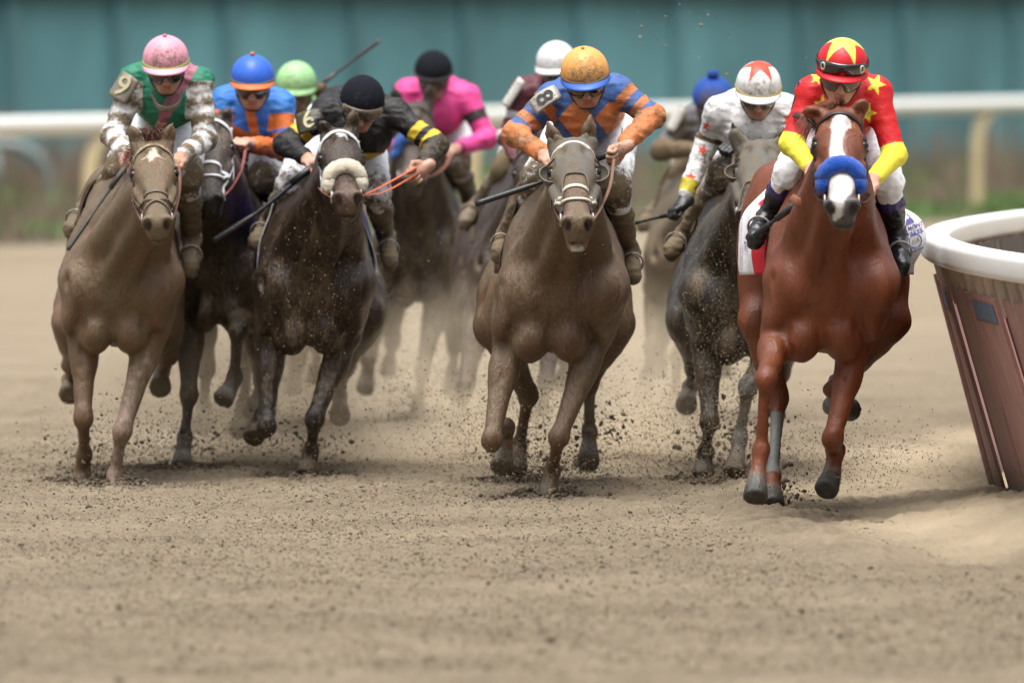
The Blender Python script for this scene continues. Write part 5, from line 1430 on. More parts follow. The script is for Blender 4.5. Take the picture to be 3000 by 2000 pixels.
HS['J'] = dict(d=48.25, label='clean bright chestnut racehorse with white blaze and blue noseband beside the white rail',
    mat='coat_clean', coat=(.200, .051, .016), mud=lambda g, V: .02 + .10 * (1 - sm(.1, .5, V[:, 2])),
    poll=(2458, 330), muz=(2466, 592), yaw=.0, hs=1.12, rump=(.74, .12, .32, .98), HL=.585, earL=(2343, 322, 2402, 338), earR=(2538, 288, 2512, 330), edy=-.02,
    sh=(2246, 2616), chest=1052, breast=2408, hip=(2156, 2672, 770), depth=.765, points=None,
    muzzle=(.10, .085, .085), eyering=(.030, .014, .010), white=(.80, .76, .72),
    marks=[lambda S, N_, a, j: (a > .062) * (a < .615) * (N_ > -.085) * (1 - sm(-.005, .005, np.abs(S + .006 - .010 * np.sin(a * 18)) - np.interp(a + j * .03, [.06, .085, .12, .17, .24, .30, .36, .42, .48, .54, .60], [.006, .036, .040, .024, .022, .028, .042, .048, .048, .040, .018])))],
    legs=dict(FL=[(2275, 985, .02), (2243, 1108, -.38), (2230, 1318, -.34), (2217, 1402, -.38), (2213, 1462, -.45)],
              FR=[(2505, 1000, .04), (2440, 1285, -.16), (2450, 1318, .15), (2436, 1395, .12), (2420, 1438, .04)],
              HL=[(2222, 940, 1.10), (2282, 1165, 1.22), (2264, 1392, 1.0), (2263, 1440, .93), (2264, 1484, .86)],
              HR=[(2602, 940, 1.15), (2448, 1140, 1.5), (2436, 1190, 1.78), (2468, 1198, 1.85), (2497, 1200, 1.92)]),
    hoof=srgb(82, 80, 72), coronet=(.20, .12, .075), bandage=dict(HL=(1.22, 2.15, (.22, .22, .20)), HR=(1.1, 2.0, (.24, .24, .22))), sock=dict(FR=(2.75, (.40, .33, .26))))

# ---- silks and caps
def splat(c, lo, hi, f=7, seed=5): return lo + (hi - lo) * fbm(c.V, f, seed)
def hoops(c, col, cols, sleeves='LR'):
    """cols: (t0, t1, colour) bands down the sleeves"""
    for q in sleeves:
        for t0, t1, k in cols: col[c.sl[q] & (c.t[q] >= t0) & (c.t[q] < t1)] = k
def silk_A(c):
    col = np.tile(A([.012, .20, .115]), (c.n, 1)); mud = splat(c, .0, .3)
    dg = c.u * .75 - c.v * .66                     # rose sash from one shoulder down across the chest
    m = (c.u * .8 + c.v * -.2 > .05) & (np.abs(c.u - .55 - c.v * .55) < .20); col[m] = (.48, .16, .24); mud[m] += .18
    hoops(c, col, [(.0, 2.5, (.80, .79, .78))])
    for q in 'LR':
        st = np.sin(c.t[q] * 19) * .22; mud = np.where(c.sl[q], .50 + st + .7 * (fbm(c.V, 12, 6) - .5), mud)
    return col, mud
def silk_B(c):
    col = np.tile(A([.03, .17, .62]), (c.n, 1)); o = A([.80, .20, .04])
    col[(np.abs(c.u + .2 * c.v + .12) < .16) | (c.v + .5 * c.u < -1.15) | ((c.u < -.62) & (c.v < -.2))] = o
    col[c.v > -.22] = (.03, .20, .66); hoops(c, col, [(.0, .30, (.06, .26, .70)), (.30, 2.2, o), (.60, .68, (.10, .16, .5))]); return col, splat(c, .05, .35)
def silk_C(c): return np.tile(A([.36, .66, .28]), (c.n, 1)), splat(c, .1, .5)
def silk_D(c):
    col = np.tile(A([.010, .010, .012]), (c.n, 1)); y = A([.74, .52, .03])
    hoops(c, col, [(.52, .68, y), (.80, .96, y)], 'R'); hoops(c, col, [(.55, .72, y)], 'L'); col[(c.v > .12) & (np.abs(c.u + .35) < .12)] = y; col[(c.v < -1.25) & (np.abs(c.u) < .8)] = y
    m = np.zeros(c.n) + splat(c, .02, .25, 9); m = np.where((c.sl['R']) & (c.t['R'] > .98), .42, m); return col, m
def silk_E(c):
    col = np.tile(A([.86, .07, .32]), (c.n, 1)); col[(c.v < -.75) & (c.u < .5)] *= A([.75, .6, .75])
    hoops(c, col, [(.40, .62, (.03, .02, .025)), (1.80, 1.86, (.05, .02, .03))], 'R'); return col, splat(c, .0, .22)
def silk_F(c):
    col = np.tile(A([.115, .022, .040]), (c.n, 1)); hoops(c, col, [(.50, .66, (.62, .58, .56)), (.92, 1.06, (.70, .66, .66))]); return col, splat(c, .05, .5)
def silk_G(c):
    blue, org = A([.045, .13, .40]), A([.70, .22, .07])
    col = np.tile(blue, (c.n, 1))
    k = ((np.floor(c.u * .95 + c.v * .8 + .35) + np.floor(c.u * .95 - c.v * .8 + .1)) % 2) > .5
    col[k & (c.v < -.30)] = org; col[(c.v > .16) & (np.abs(c.u + .45) < .14)] = org
    mud = splat(c, .05, .55, 6)
    for q in 'LR':
        t = c.t[q]; m = c.sl[q]; col[m] = blue
        for t0, t1 in ((.16, .36), (.56, .74), (.90, 2.3)): col[m & (t > t0) & (t < t1)] = org
        mud = np.where(m, splat(c, .0, .85, 8, 6), mud)
    return col, mud
def silk_H(c):
    return np.tile(A([.16, .19, .27]), (c.n, 1)), np.where(c.sl['L'] & (c.t['L'] > .8), .95, splat(c, .3, .8))
def silk_I(c):
    red = A([.66, .06, .03]); col = np.tile(A([.80, .79, .78]), (c.n, 1)); mud = splat(c, -.15, .72, 9).clip(0, 1)
    for (x, y, r, rot) in ((2022, 520, 20, .2), (2058, 440, 20, .5), (2090, 470, 15, .1), (2310, 350, 22, .2), (2308, 405, 18, .6), (2070, 370, 16, .4)):
        col[in_star(c.px - x, -(c.py - y), r, rot, 5, .45)] = red
    m = c.sl['L'] & (c.t['L'] > .72) & (c.t['L'] < 1.02); mud[m] = .75 + .2 * fbm(c.V[m], 9, 3)
    hoops(c, col, [(1.62, 1.80, (.62, .50, .04))], 'L')
    return col, mud
def silk_J(c):
    red, yel = A([.60, .010, .014]), A([.80, .70, .05])
    col = np.tile(red, (c.n, 1)); mud = np.zeros(c.n)
    for q in 'LR': col[c.sl[q] & (c.t[q] > .86) & (c.arm[q][0] < .10)] = yel
    for (x, y, r, rot) in ((2565, 247, 30, .35), (2392, 228, 20, .2), (2410, 308, 28, 0.0), (2540, 332, 30, .3), (2470, 360, 24, 0)):
        m = in_star(c.px - x, -(c.py - y) * .9, r, rot) & (c.V[:, 1] < c.Sm[1] + .12); col[m] = yel
    return col, mud
def cap_J(D):
    red, yel = A([.60, .010, .018]), A([.84, .76, .10])
    az, el = np.arctan2(D[:, 0], D[:, 1]), np.arccos(np.clip(D[:, 2], -1, 1))
    m = in_star(el * np.sin(az + .12), el * np.cos(az + .12), 1.32, R(36), 5, .36)
    return np.where(m[:, None], yel, red), 0.0
def cap_I(D):
    az, el = np.arctan2(D[:, 0], D[:, 1]), np.arccos(np.clip(D[:, 2], -1, 1))
    m = in_star(el * np.sin(az - .1), el * np.cos(az - .1), 1.05, R(36), 5, .40); fr = np.clip(D[:, 1], 0, 1)
    return np.where(m[:, None], A([.70, .07, .04]), A([.80, .79, .77])), .08 + .36 * sm(.2, .9, fr) * (.6 + .8 * fbm(D, 5, 3))
def seam_cap(base, mud0, mud1, lowdark=None):
    def f(D):
        c = np.tile(A(base), (len(D), 1)); az = np.arctan2(D[:, 0], D[:, 1])
        for k in (-1.05, 1.05, math.pi): c[(np.abs((az - k + math.pi) % (2 * math.pi) - math.pi) < .012 / np.maximum(np.sin(np.arccos(np.clip(D[:, 2], -1, 1))), .05))] *= .62
        front = np.clip(D[:, 1], 0, 1)
        return c, lerp(mud0, mud1, sm(.1, .95, front + .5 * (fbm(D, 4, 4) - .5)))
    return f

# ---- riders
RS['A'] = dict(d=52.2, label='jockey with a muddy pink cap, green and white silks and a rose sash, leftmost', hw=67, pitch=20, roll=-2,
    j=dict(head=(486, 172, -.02), sL=(388, 225, .15), sR=(588, 232, .15), eL=(334, 398, .08), eR=(600, 405, .08), hL=(376, 470, -.22), hR=(524, 468, -.24), hip=(484, 300, .85),
           kL=(352, 500, .30), kR=(548, 515, .28), aL=(250, 618, .62), aR=(562, 700, .58), tL=(208, 668, .50), tR=(558, 782, .42)),
    silk=silk_A, cap=seam_cap((.80, .36, .46), .10, .50), peak=(.86, .40, .52, .03), band=(.30, .42, .10, .25), button=(.66, .2, .26), buttonr=.010,
    facemud=.38, lens=(.012, .006, .006), lensmud=.05, neckgog=(.0, .05, -.19), neckcol=(.15, .11, .075), neckw=.075, neckdrop=.06, breechmud=.55, bootmud=.62, boot=(.09, .08, .05))
RS['B'] = dict(d=53.9, label='jockey in blue and orange silks with a bright blue cap and orange peak', hw=63, pitch=16, h=.006,
    j=dict(head=(740, 224, -.02), sL=(652, 290, .15), sR=(825, 298, .15), eL=(618, 425, .1), eR=(838, 440, .08), hL=(650, 450, -.15), hR=(722, 420, -.18), hip=(750, 365, .85),
           kL=(600, 540, .3), kR=(768, 528, .22), aL=(555, 690, .6), aR=(826, 600, .6), tL=(540, 740, .5), tR=(845, 650, .5)),
    silk=silk_B, cap=seam_cap((.035, .14, .66), .0, .12), peak=(.80, .18, .05, .05), band=(.16, .13, .10, .5), button=(.75, .15, .05), buttonr=.012,
    facemud=.15, lens=(.03, .015, .012), lensmud=.25, breechmud=.5, bootmud=.6, boot=(.10, .08, .06))
RS['C'] = dict(d=58.5, label='jockey with a pale green cap raising a whip behind the black and yellow jockey', hw=59, pitch=18, h=.009,
    j=dict(head=(868, 240, -.02), sL=(800, 312, .15), sR=(930, 305, .15), eL=(775, 430, .1), eR=(985, 345, .15), hL=(840, 455, -.12), hR=(940, 268, .02), hip=(870, 375, .85),
           kL=(800, 540, .3), kR=(945, 540, .3), aL=(765, 650, .6), aR=(985, 650, .6), tL=(752, 700, .5), tR=(995, 700, .5)),
    silk=silk_C, cap=seam_cap((.36, .66, .30), .05, .40), peak=(.30, .55, .25, .3), facemud=.6, lensmud=.5, breechmud=.5, bootmud=.8, boot=(.12, .10, .07))
RS['D'] = dict(d=52.85, label='jockey in black silks with yellow arm bands leaning out over an orange rein', hw=65, pitch=30, yaw=6, roll=6,
    j=dict(head=(1062, 288, -.10), sL=(955, 315, .18), sR=(1160, 325, .15), eL=(838, 425, .15), eR=(1278, 425, .05), hL=(908, 470, -.10), hR=(1232, 500, -.15), hip=(1005, 350, .80),
           kL=(852, 545, .28), kR=(1100, 560, .28), aL=(786, 655, .60), aR=(1130, 690, .58), tL=(752, 705, .48), tR=(1142, 762, .44)),
    silk=silk_D, cap=seam_cap((.010, .011, .018), .0, .18), knit=True, peak=None, facemud=.2, lens=(.05, .03, .02), lensmud=.35,
    spare=dict(z=-.010, frame=(.16, .10, .06), lens=(.05, .04, .03), mud=.5), breechmud=.38, breech=(.78, .78, .82), bootmud=.62, boot=(.12, .10, .07), hdir={'R': (-.85, -.25, -.55)}, hacr={'R': (-.4, -.3, 1.0)})
RS['E'] = dict(d=60.0, label='jockey in a hot pink jacket with a black cap', hw=56, pitch=24, h=.0085,
    j=dict(head=(1270, 205, -.02), sL=(1190, 265, .15), sR=(1370, 275, .15), eL=(1160, 420, .1), eR=(1428, 405, .1), hL=(1195, 440, -.15), hR=(1325, 440, -.15), hip=(1295, 345, .85),
           kL=(1185, 490, .3), kR=(1338, 478, .25), aL=(1140, 610, .6), aR=(1378, 585, .58), tL=(1128, 655, .5), tR=(1388, 640, .45)),
    silk=silk_E, cap=seam_cap((.010, .011, .016), .0, .15), knit=True, peak=None, band=(.06, .055, .05, .3), facemud=.5, lens=(.02, .016, .014), lensmud=.3, breechmud=.5, bootmud=.45, boot=(.05, .045, .04))
RS['F'] = dict(d=56.5, label='jockey in a maroon jacket with white arm bands and a white cap', hw=58, pitch=18, yaw=-14, h=.0075,
    j=dict(head=(1629, 180, -.02), sL=(1532, 262, .15), sR=(1690, 265, .15), eL=(1490, 400, .12), eR=(1715, 400, .12), hL=(1532, 500, -.12), hR=(1625, 500, -.15), hip=(1618, 330, .85),
           kL=(1482, 498, .3), kR=(1715, 520, .3), aL=(1400, 602, .62), aR=(1740, 650, .6), tL=(1364, 646, .5), tR=(1748, 700, .5)),
    silk=silk_F, cap=seam_cap((.80, .79, .78), .10, .30), peak=(.72, .71, .70, .2), facemud=.6, lens=(.05, .05, .05), lensmud=.35, breechmud=.75, bootmud=.55, boot=(.16, .14, .11), breech=(.66, .62, .57))
RS['G'] = dict(d=50.7, label='jockey in muddy blue and orange striped silks with an orange cap and number 8 badge', hw=70, pitch=24, yaw=0, roll=-5,
    j=dict(head=(1713, 208, -.02), sL=(1612, 280, .15), sR=(1812, 258, .15), eL=(1510, 392, .10), eR=(1912, 340, .12), hL=(1604, 462, -.20), hR=(1812, 442, -.14), hip=(1745, 340, .80),
           kL=(1568, 530, .30), kR=(1800, 555, .28), aL=(1484, 690, .62), aR=(1845, 735, .60), tL=(1462, 738, .50), tR=(1855, 800, .46)),
    silk=silk_G, cap=seam_cap((.84, .40, .11), .10, .55), peak=(.04, .13, .52, .05), band=(.17, .12, .07, .5), button=(.75, .3, .08), buttonr=.008, facemud=.35, lens=(.02, .012, .01), lensmud=.2,
    breechmud=lambda c, kn: np.clip(-.02 + .85 * sm(.22, .03, kn) + .45 * (fbm(c.V, 10, 4) - .5), 0, 1.2), bootmud=.95, boot=(.14, .11, .08), hdir={'R': (-.85, -.35, -.45)}, hacr={'R': (-.35, .3, -.8)})
RS['H'] = dict(d=60.0, label='dust-grey jockey with a blue bobble cap, behind and between the centre and right riders', hw=60, pitch=22, h=.009,
    j=dict(head=(2088, 284, -.02), sL=(2005, 345, .15), sR=(2165, 340, .15), eL=(1938, 440, .1), eR=(2190, 450, .1), hL=(2045, 438, -.15), hR=(2110, 470, -.15), hip=(2085, 400, .85),
           kL=(2000, 520, .3), kR=(2160, 560, .3), aL=(1925, 615, .62), aR=(2190, 660, .6), tL=(1885, 655, .5), tR=(2200, 700, .5)),
    silk=silk_H, cap=seam_cap((.035, .10, .42), .10, .50), knit=True, peak=None, button=(.03, .08, .34), buttonr=.032, facemud=.75, lensmud=.6, breechmud=1.0, breech=(.5, .46, .4), bootmud=1.0, boot=(.16, .13, .10))
RS['I'] = dict(d=52.5, label='jockey in mud-splashed white silks with red stars and black gloves, reaching down with a whip', hw=66, pitch=26, roll=2,
    j=dict(head=(2222, 248, -.04), sL=(2102, 318, .15), sR=(2302, 312, .15), eL=(2074, 412, .25), eR=(2316, 440, .1), hL=(1992, 606, .12), hR=(2152, 436, -.10), hip=(2210, 350, .85),
           kL=(2118, 515, .30), kR=(2318, 540, .28), aL=(2004, 690, .62), aR=(2345, 690, .60), tL=(1966, 732, .50), tR=(2350, 760, .46)),
    silk=silk_I, cap=cap_I, peak=(.80, .78, .76, .10), band=(.50, .38, .10, .2), facemud=.32, lens=(.10, .08, .06), lensmud=.35, glove=dict(L=(.010, .010, .011), R=(.010, .010, .011)),
    breechmud=.5, bootmud=.9, boot=(.12, .10, .08), hdir={'L': (-.75, -.3, -.55)}, hacr={'L': (.2, .9, .3)})
RS['J'] = dict(d=48.25, label='jockey in red silks with yellow stars and yellow sleeves on the clean chestnut', hw=75, pitch=20, roll=5, wr=.45, skin=(.50, .27, .19),
    j=dict(head=(2467, 188, .02), sL=(2372, 262, .18), sR=(2572, 262, .18), eL=(2320, 420, .12), eR=(2620, 455, .10), hL=(2386, 505, -.18), hR=(2548, 538, -.24), hip=(2470, 330, .85),
           kL=(2312, 512, .28), kR=(2598, 535, .28), aL=(2250, 632, .40), aR=(2628, 690, .42), tL=(2210, 696, .26), tR=(2642, 775, .28)),
    silk=silk_J, cap=cap_J, peak=(.55, .012, .02, 0), facemud=.05, lens=(.05, .035, .025), lensmud=.0, spare=dict(z=.028, eyelets=True),
    breechmud=.0, bootmud=.0, boot=(.012, .013, .016), bootband=[(-.1, .14, (.006, .006, .008), 0), (.14, .42, (.035, .02, .11), 0)])

# ------------------------------------------------------------------ build
def planted(code):
    out = []
    for k, J in HS[code]['legs'].items():
        x, y, dy = J[-1]; p = P(x, y, HS[code]['d'] + dy)
        if p[2] < .035: out.append((p[0], p[1], .07, .020))
    return out
for q in HS: PRINTS += planted(q)
build_ground(); build_clods(); build_wall(); build_grass(); build_outer_rail(); build_inner_rail(); build_far_hoop()

G = {q: build_horse(q, HS[q]) for q in WHO}
RD = {q: build_rider(q, RS[q]) for q in WHO}

def saddle(g, col=(.10, .055, .03), mud=.4, y0=.46, y1=.86):
    """racing saddle: two small flaps and a seat"""
    mb = MB()
    for q in (-1, 1):
        nu, nv = 12, 16; K = np.zeros((nu, nv, 3))
        for i in range(nu):
            y = lerp(y0, y1, i / (nu - 1)); o = A([lerp(g.cx, g.hx, np.clip((y - .3) / 1.1, 0, 1)), g.d + y, g.zb + .42 * g.Dp])
            for j in range(nv):
                t = R(lerp(0, 62 - 14 * abs(i / (nu - 1) * 2 - 1) ** 2, j / (nv - 1))); dr = A([q * math.sin(t), 0, math.cos(t)])
                K[i, j] = g.F.hit(o, dr, .62, .05) + dr * (.036 + .012 * math.cos(t))
        patch(mb, K, -.012 * q, col=(*col, mud))
    return mb.build('saddle', M['leather'], g.root)
def cloths(g, col, edge, mud=.4, y0=.40, y1=1.05, t1=84, off=.016):
    for q in (-1, 1):
        def cf(u, v):
            if u < .06 or v > .93 or u > .94: return (*edge, mud)
            return (*col, mud)
        saddle_cloth(g, q, y0, y1, 2, t1, (*col, mud), off=off, colfn=cf, flare=lambda u, v: .02 * v * u)
def girth(g, col, mud, y=.40):
    o = A([lerp(g.cx, g.hx, .1), g.d + y, g.zb + .42 * g.Dp]); pts, nn = [], []
    for i in range(41):
        t = R(40 + 280 * i / 40); dr = A([math.sin(t), 0, math.cos(t)]); p = g.F.hit(o, dr, .62, .05); pts.append(p + dr * .006); nn.append(dr)
    mb = MB(); tube(mb, pts, .045, seg=8, flat=.16, normals=nn, col=(*col, mud)); return mb.build('girth', M['cloth'], g.root)
def breastcollar(g, col, mud, wd=.014, z=.40):
    pts, nn = [], []
    o = A([g.bx, g.d + .12, g.zb + z * g.Dp])
    for i in range(31):
        t = R(-88 + 176 * i / 30); dr = nrm(A([math.sin(t), -math.cos(t), .12 * abs(math.sin(t)) ** 2])); p = g.F.hit(o, dr, .5, .02); n = g.F.normal(p)[0]; pts.append(p + n * .005); nn.append(n)
    mb = MB(); tube(mb, pts, wd, seg=8, flat=.3, normals=nn, col=(*col, mud)); return mb.build('breast_strap', M['strap'], g.root)

TACK = dict(
    A=dict(bridle=dict(col=(.13, .095, .06), nose='cross', browcol=(.40, .36, .28), mud=.45, wd=.009, noseband_a=.40), cloth=((.05, .04, .035), (.05, .04, .035)), mud=.5, fit=dict(off=.030, t1=98, y1=1.15),
           rein=[(-1, [(376, 470, -.22)], (.15, .055, .035)), (1, [(524, 468, -.24)], (.15, .055, .035))]),
    B=dict(bridle=dict(col=(.72, .72, .74), nose='plain', fig8=True, browcol=(.74, .74, .76), mud=.1, wd=.010, noseband_a=.36), cloth=((.10, .10, .12), (.3, .3, .3)), mud=.4,
           rein=[(1, [(722, 420, -.18)], (.25, .06, .05)), (-1, [(650, 450, -.15)], (.25, .06, .05))]),
    C=dict(bridle=dict(col=(.10, .07, .05), mud=.4), cloth=((.3, .3, .3), (.4, .4, .4)), mud=.6),
    D=dict(bridle=dict(col=(.70, .68, .66), nose='fleece', nosecol=(.95, .86, .66), browcol=(.74, .73, .71), mud=.12, wd=.011, noseband_a=.39), cloth=((.02, .03, .26), (.60, .58, .56)), mud=.12, fit=dict(off=.045, t1=100, y0=.34, y1=1.1),
           rein=[(1, [(1130, 560, -.45), (1232, 503, -.16)], (.62, .13, .06)), (1, [(1120, 545, -.45), (1222, 488, -.19)], (.62, .13, .06)), (-1, [(908, 470, -.10)], (.45, .11, .05))]),
    E=dict(bridle=dict(col=(.05, .035, .03), nose='fleece', nosecol=(.02, .12, .48), mud=.3, noseband_a=.30), cloth=((.2, .2, .2), (.3, .3, .3)), mud=.6, rein=[(1, [(1325, 440, -.15)], (.30, .12, .08))]),
    F=dict(bridle=dict(col=(.05, .035, .03), mud=.4), cloth=((.24, .2, .16), (.3, .26, .2)), mud=.7),
    G=dict(bridle=dict(col=(.16, .12, .08), nose='plain', nosecol=(.60, .55, .44), browcol=(.66, .62, .52), mud=.3, fig8=True, noseband_a=.37), cloth=((.20, .06, .05), (.05, .042, .035)), mud=.3, fit=dict(off=.034, t1=96, y0=.36),
           rein=[(-1, [(1604, 462, -.20)], (.10, .05, .033)), (1, [(1800, 455, -.16)], (.2, .1, .06))]),
    H=dict(bridle=dict(col=(.12, .09, .06), mud=.6), cloth=((.3, .26, .2), (.3, .26, .2)), mud=.8),
    I=dict(bridle=dict(col=(.10, .08, .06), nose='plain', mud=.5), cloth=((.20, .16, .12), (.42, .38, .32)), mud=.7,
           rein=[(-1, [(2152, 436, -.10)], (.06, .04, .03))]),
    J=dict(bridle=dict(col=(.022, .012, .010), nose='fleece', nosecol=(.006, .10, .58), mud=0, noseband_a=.385),
           rein=[(-1, [(2386, 505, -.18)], (.02, .012, .01)), (1, [(2548, 538, -.24)], (.02, .012, .01))]),
)
for q in WHO:
    g, t = G[q], TACK[q]
    bridle(g, rein=t.get('rein'), **t['bridle'])
    if q == 'J': continue
    cloths(g, *t['cloth'], mud=t['mud'], **t.get('fit', {})); saddle(g, mud=t['mud']); girth(g, (.14, .12, .10), .5)
    tail(g, A(HS[q]['coat']) * .5, .4)

if 'G' in G: hood(G['G'], (.125, .135, .135), .52, cut=.27)
if 'I' in G: hood(G['I'], (.12, .12, .105), .45, cut=.36, cupcol=(.14, .11, .08))
def lock(g, S, N_, a_): return g.HP(S, N_, a_)
if 'J' in G:
    g = G['J']; tail(g, (.14, .035, .015), 0)
    hair(g, 'forelock', [([g.HP(-.01, -.02, -.02), g.HP(-.03, .020, -.02), g.HP(-.05, .018, .02)], .010, 60, .002), ([g.HP(.0, -.03, -.03), g.HP(.01, .03, -.05), g.HP(-.02, .045, -.06)], .010, 40, .002)], (.16, .045, .02), 3)
    hair(g, 'mane', [([g.HP(-.04, -.10, -.12), g.HP(-.10, -.08, -.04), g.HP(-.15, -.11, .07)], .022, 140, .0022), ([g.HP(-.03, -.10, -.2), g.HP(-.11, -.1, -.1), g.HP(-.15, -.14, -.02)], .02, 90, .0022)], (.24, .06, .025), 4)
    def cfL(u, v):
        if u < .36 or (v < .45 and u < .40 and v > .30): return (.52, .012, .025, 0)
        if .10 < u and .36 < v < .50 and u < .72: return (.50, .012, .03, 0)
        return (.82, .81, .84, 0)
    o, GL = saddle_cloth(g, -1, .36, .95, 3, 100, (.82, .81, .84, 0), off=.024, colfn=cfL, flare=lambda u, v: .065 * sm(0, .22, u) * sm(.25, .6, v) + .030 * u * v, nu=34, nv=40, mat='white_cloth')
    mb = MB(); i, j = 21, 31; c = GL[i, j]; uy = nrm(GL[i, j - 3] - GL[i, j + 3]); ux = nrm(GL[i - 3, j] - GL[i + 3, j]); nn = nrm(np.cross(ux, uy)); nn = nn if nn[1] < 0 else -nn
    lettering(mb, 'TR', c + nn * .010 + ux * .02, ux, uy, .055, (.02, .02, .03, 0)); lettering(mb, 'BELMONT STAKES', c + nn * .014 - ux * .08 + uy * .04, uy, -ux, .028, (.10, .07, .28, 0))
    sub(mb.build('lettering', M['cloth'], g.root, smooth=False), o)
    def cfR(u, v): return (.52, .012, .025, 0) if u < .22 else (.82, .81, .84, 0)
    o, GR = saddle_cloth(g, 1, .36, 1.02, 3, 100, (.82, .81, .84, 0), off=.020, colfn=cfR, flare=lambda u, v: .050 * sm(0, .20, u) * sm(.25, .6, v) + .15 * max(u - .25, 0) ** 1.2 * sm(.45, .70, v) * (1 - sm(.74, .95, v) * .7), nu=34, nv=40, mat='white_cloth')
    # emblem: pointed tower, two lines of lettering, round shield with 150
    mb = MB(); c = P(2678, 690, g.d + .80); ux, uy = nrm(A([1, -.05, .30])), nrm(A([-.30, -.1, 1])); nn = nrm(np.cross(ux, uy)); nn = nn if nn[1] < 0 else -nn; pu = (.13, .09, .34, 0)
    def onto(W):     # lay the marks on the cloth: slide each point along the viewing axis of the cloth onto its nearest grid point
        gp = GR.reshape(-1, 3); out = []
        for w in W:
            k = np.argsort((gp[:, 0] - w[0]) ** 2 + (gp[:, 2] - w[2]) ** 2)[:3]; out.append([w[0], gp[k, 1].mean() - .016, w[2]])
        return A(out)
    lettering(mb, 'BELMONT', c + uy * .035, ux, uy, .026, pu, onto); lettering(mb, 'STAKES', c + uy * .008, ux, uy, .030, pu, onto); lettering(mb, '150', c - uy * .026, ux, uy, .026, (.40, .30, .10, 0), onto)
    ring = [c - uy * .026 + ux * .030 * math.cos(t) + uy * .030 * math.sin(t) for t in np.linspace(0, 2 * math.pi, 25)]
    tube(mb, onto(A(ring)), .0022, seg=5, col=pu, cap=False); tri = onto(A([c + uy * .055 - ux * .022, c + uy * .055 + ux * .022, c + uy * .10])); mb.add(tri, [(0, 1, 2, -1)], pu)
    lettering(mb, 'NEW YORK', c - uy * .068, ux, uy, .012, pu, onto)
    sub(mb.build('emblem', M['cloth'], g.root, smooth=False), o)
    saddle(g, (.025, .018, .016), 0); girth(g, (.30, .24, .15), 0)
    # tan girth straps over the shoulder edge
    breastcollar(g, (.30, .10, .045), 0, .020, .70)
if 'A' in G:
    g = G['A']
    hair(g, 'forelock', [([g.HP(0, -.03, -.03), g.HP(-.03, .05, -.05), g.HP(-.055, .055, .01)], .018, 70, .0035), ([g.HP(0, -.03, -.03), g.HP(.03, .05, -.05), g.HP(.05, .055, .0)], .018, 70, .0035)], (.20, .09, .055), 3, .35)
    hair(g, 'mane', [([g.HP(-.04, -.08, -.06), g.HP(-.10, -.06, -.03), g.HP(-.13, -.09, .08)], .022, 90, .004)], (.22, .07, .04), 4, .2)
if 'D' in G:
    g = G['D']; hair(g, 'mane', [([g.HP(-.02, -.06, -.05), g.HP(-.08, .03, -.06), g.HP(-.14, .02, -.01)], .016, 70, .0035), ([g.HP(-.02, -.06, -.05), g.HP(-.05, .05, -.03), g.HP(-.02, .06, .0)], .016, 50, .0035)], (.012, .009, .009), 4, .05)
if 'G' in RD:
    r = RD['G']; arm_badge(r, 1594, 287, .02, 94, 52, 38, '8', (.40, .38, .33), (.03, .03, .03), .25, (-.35, -1, .45), tsz=1.45, turn=True)
    mb = MB()
    for i, ch in enumerate('JRO'): lettering(mb, ch, P(1822 + i * 4, 385 + i * 28, r.d + .28), nrm(A([.9, -.5, -.15])), nrm(A([.12, 0, 1])), .040, (.015, .015, .02, 0))
    mb.build('lettering', M['cloth'], r.root, smooth=False)
    whip('black riding whip held low across the hooded bay by the orange capped jockey', P(1812, 440, 50.55), P(1392, 598, 50.5), A([0, .0, -.012]), .0125, .0)
    mb = MB()
if 'A' in RD: arm_badge(RD['A'], 358, 254, .05, 74, 84, -28, '9', (.20, .18, .14), (.50, .44, .28), .3, (-.5, -1, .35), tsz=1.1); whip('slender olive whip pointing down beside the pink capped jockey\'s boot', P(366, 490, 51.92), P(198, 732, 51.80), r=.009, col=(.05, .055, .045), mud=.3)
if 'D' in RD: arm_badge(RD['D'], 905, 352, .02, 84, 68, 18, '6', (.045, .04, .02), (.58, .52, .32), .3, (-.3, -1, .45), tsz=1.15); whip('long black whip slanting down from the black and yellow jockey', P(912, 492, 52.65), P(622, 708, 52.6), A([0, 0, -.02]), .0125)
if 'F' in RD: arm_badge(RD['F'], 1497, 268, .05, 40, 96, -28, None, (.62, .60, .55), (0, 0, 0), .25, (-.8, -.8, .4))
if 'H' in RD: arm_badge(RD['H'], 1976, 345, .05, 40, 80, -24, None, (.60, .58, .52), (0, 0, 0), .35, (-.6, -1, .4))
if 'I' in RD: whip('black whip held out low behind the centre horse by the black gloved jockey', P(1990, 622, 52.6), P(1800, 668, 52.9), r=.0085)
if 'C' in RD: whip('blurred brown whip raised high above the pale green cap', P(930, 255, 58.5), P(1112, 120, 58.4), r=.008, col=(.07, .05, .04))
if 'J' in RD:
    whip('black whip lying along the red saddlecloth of the clean chestnut', P(2330, 600, 48.05), P(2212, 688, 48.2), r=.011)
    arm_badge(RD['J'], 2328, 282, .16, 26, 96, -10, None, (.02, .018, .03), (0, 0, 0), 0, (-.9, -.5, .2))
    mb = MB(); r = RD['J']; c = [P(2326 + 44 * k, 336 + 14 * k, r.d + .10 - .055 * math.sin(k * 3.1)) for k in np.linspace(0, 1, 9)]
    tube(mb, c, .013, seg=6, flat=.3, normals=[A([0, -1, .1])] * 9, col=(.02, .02, .022, 0)); mb.build('arm_strap', M['leather'], r.root)

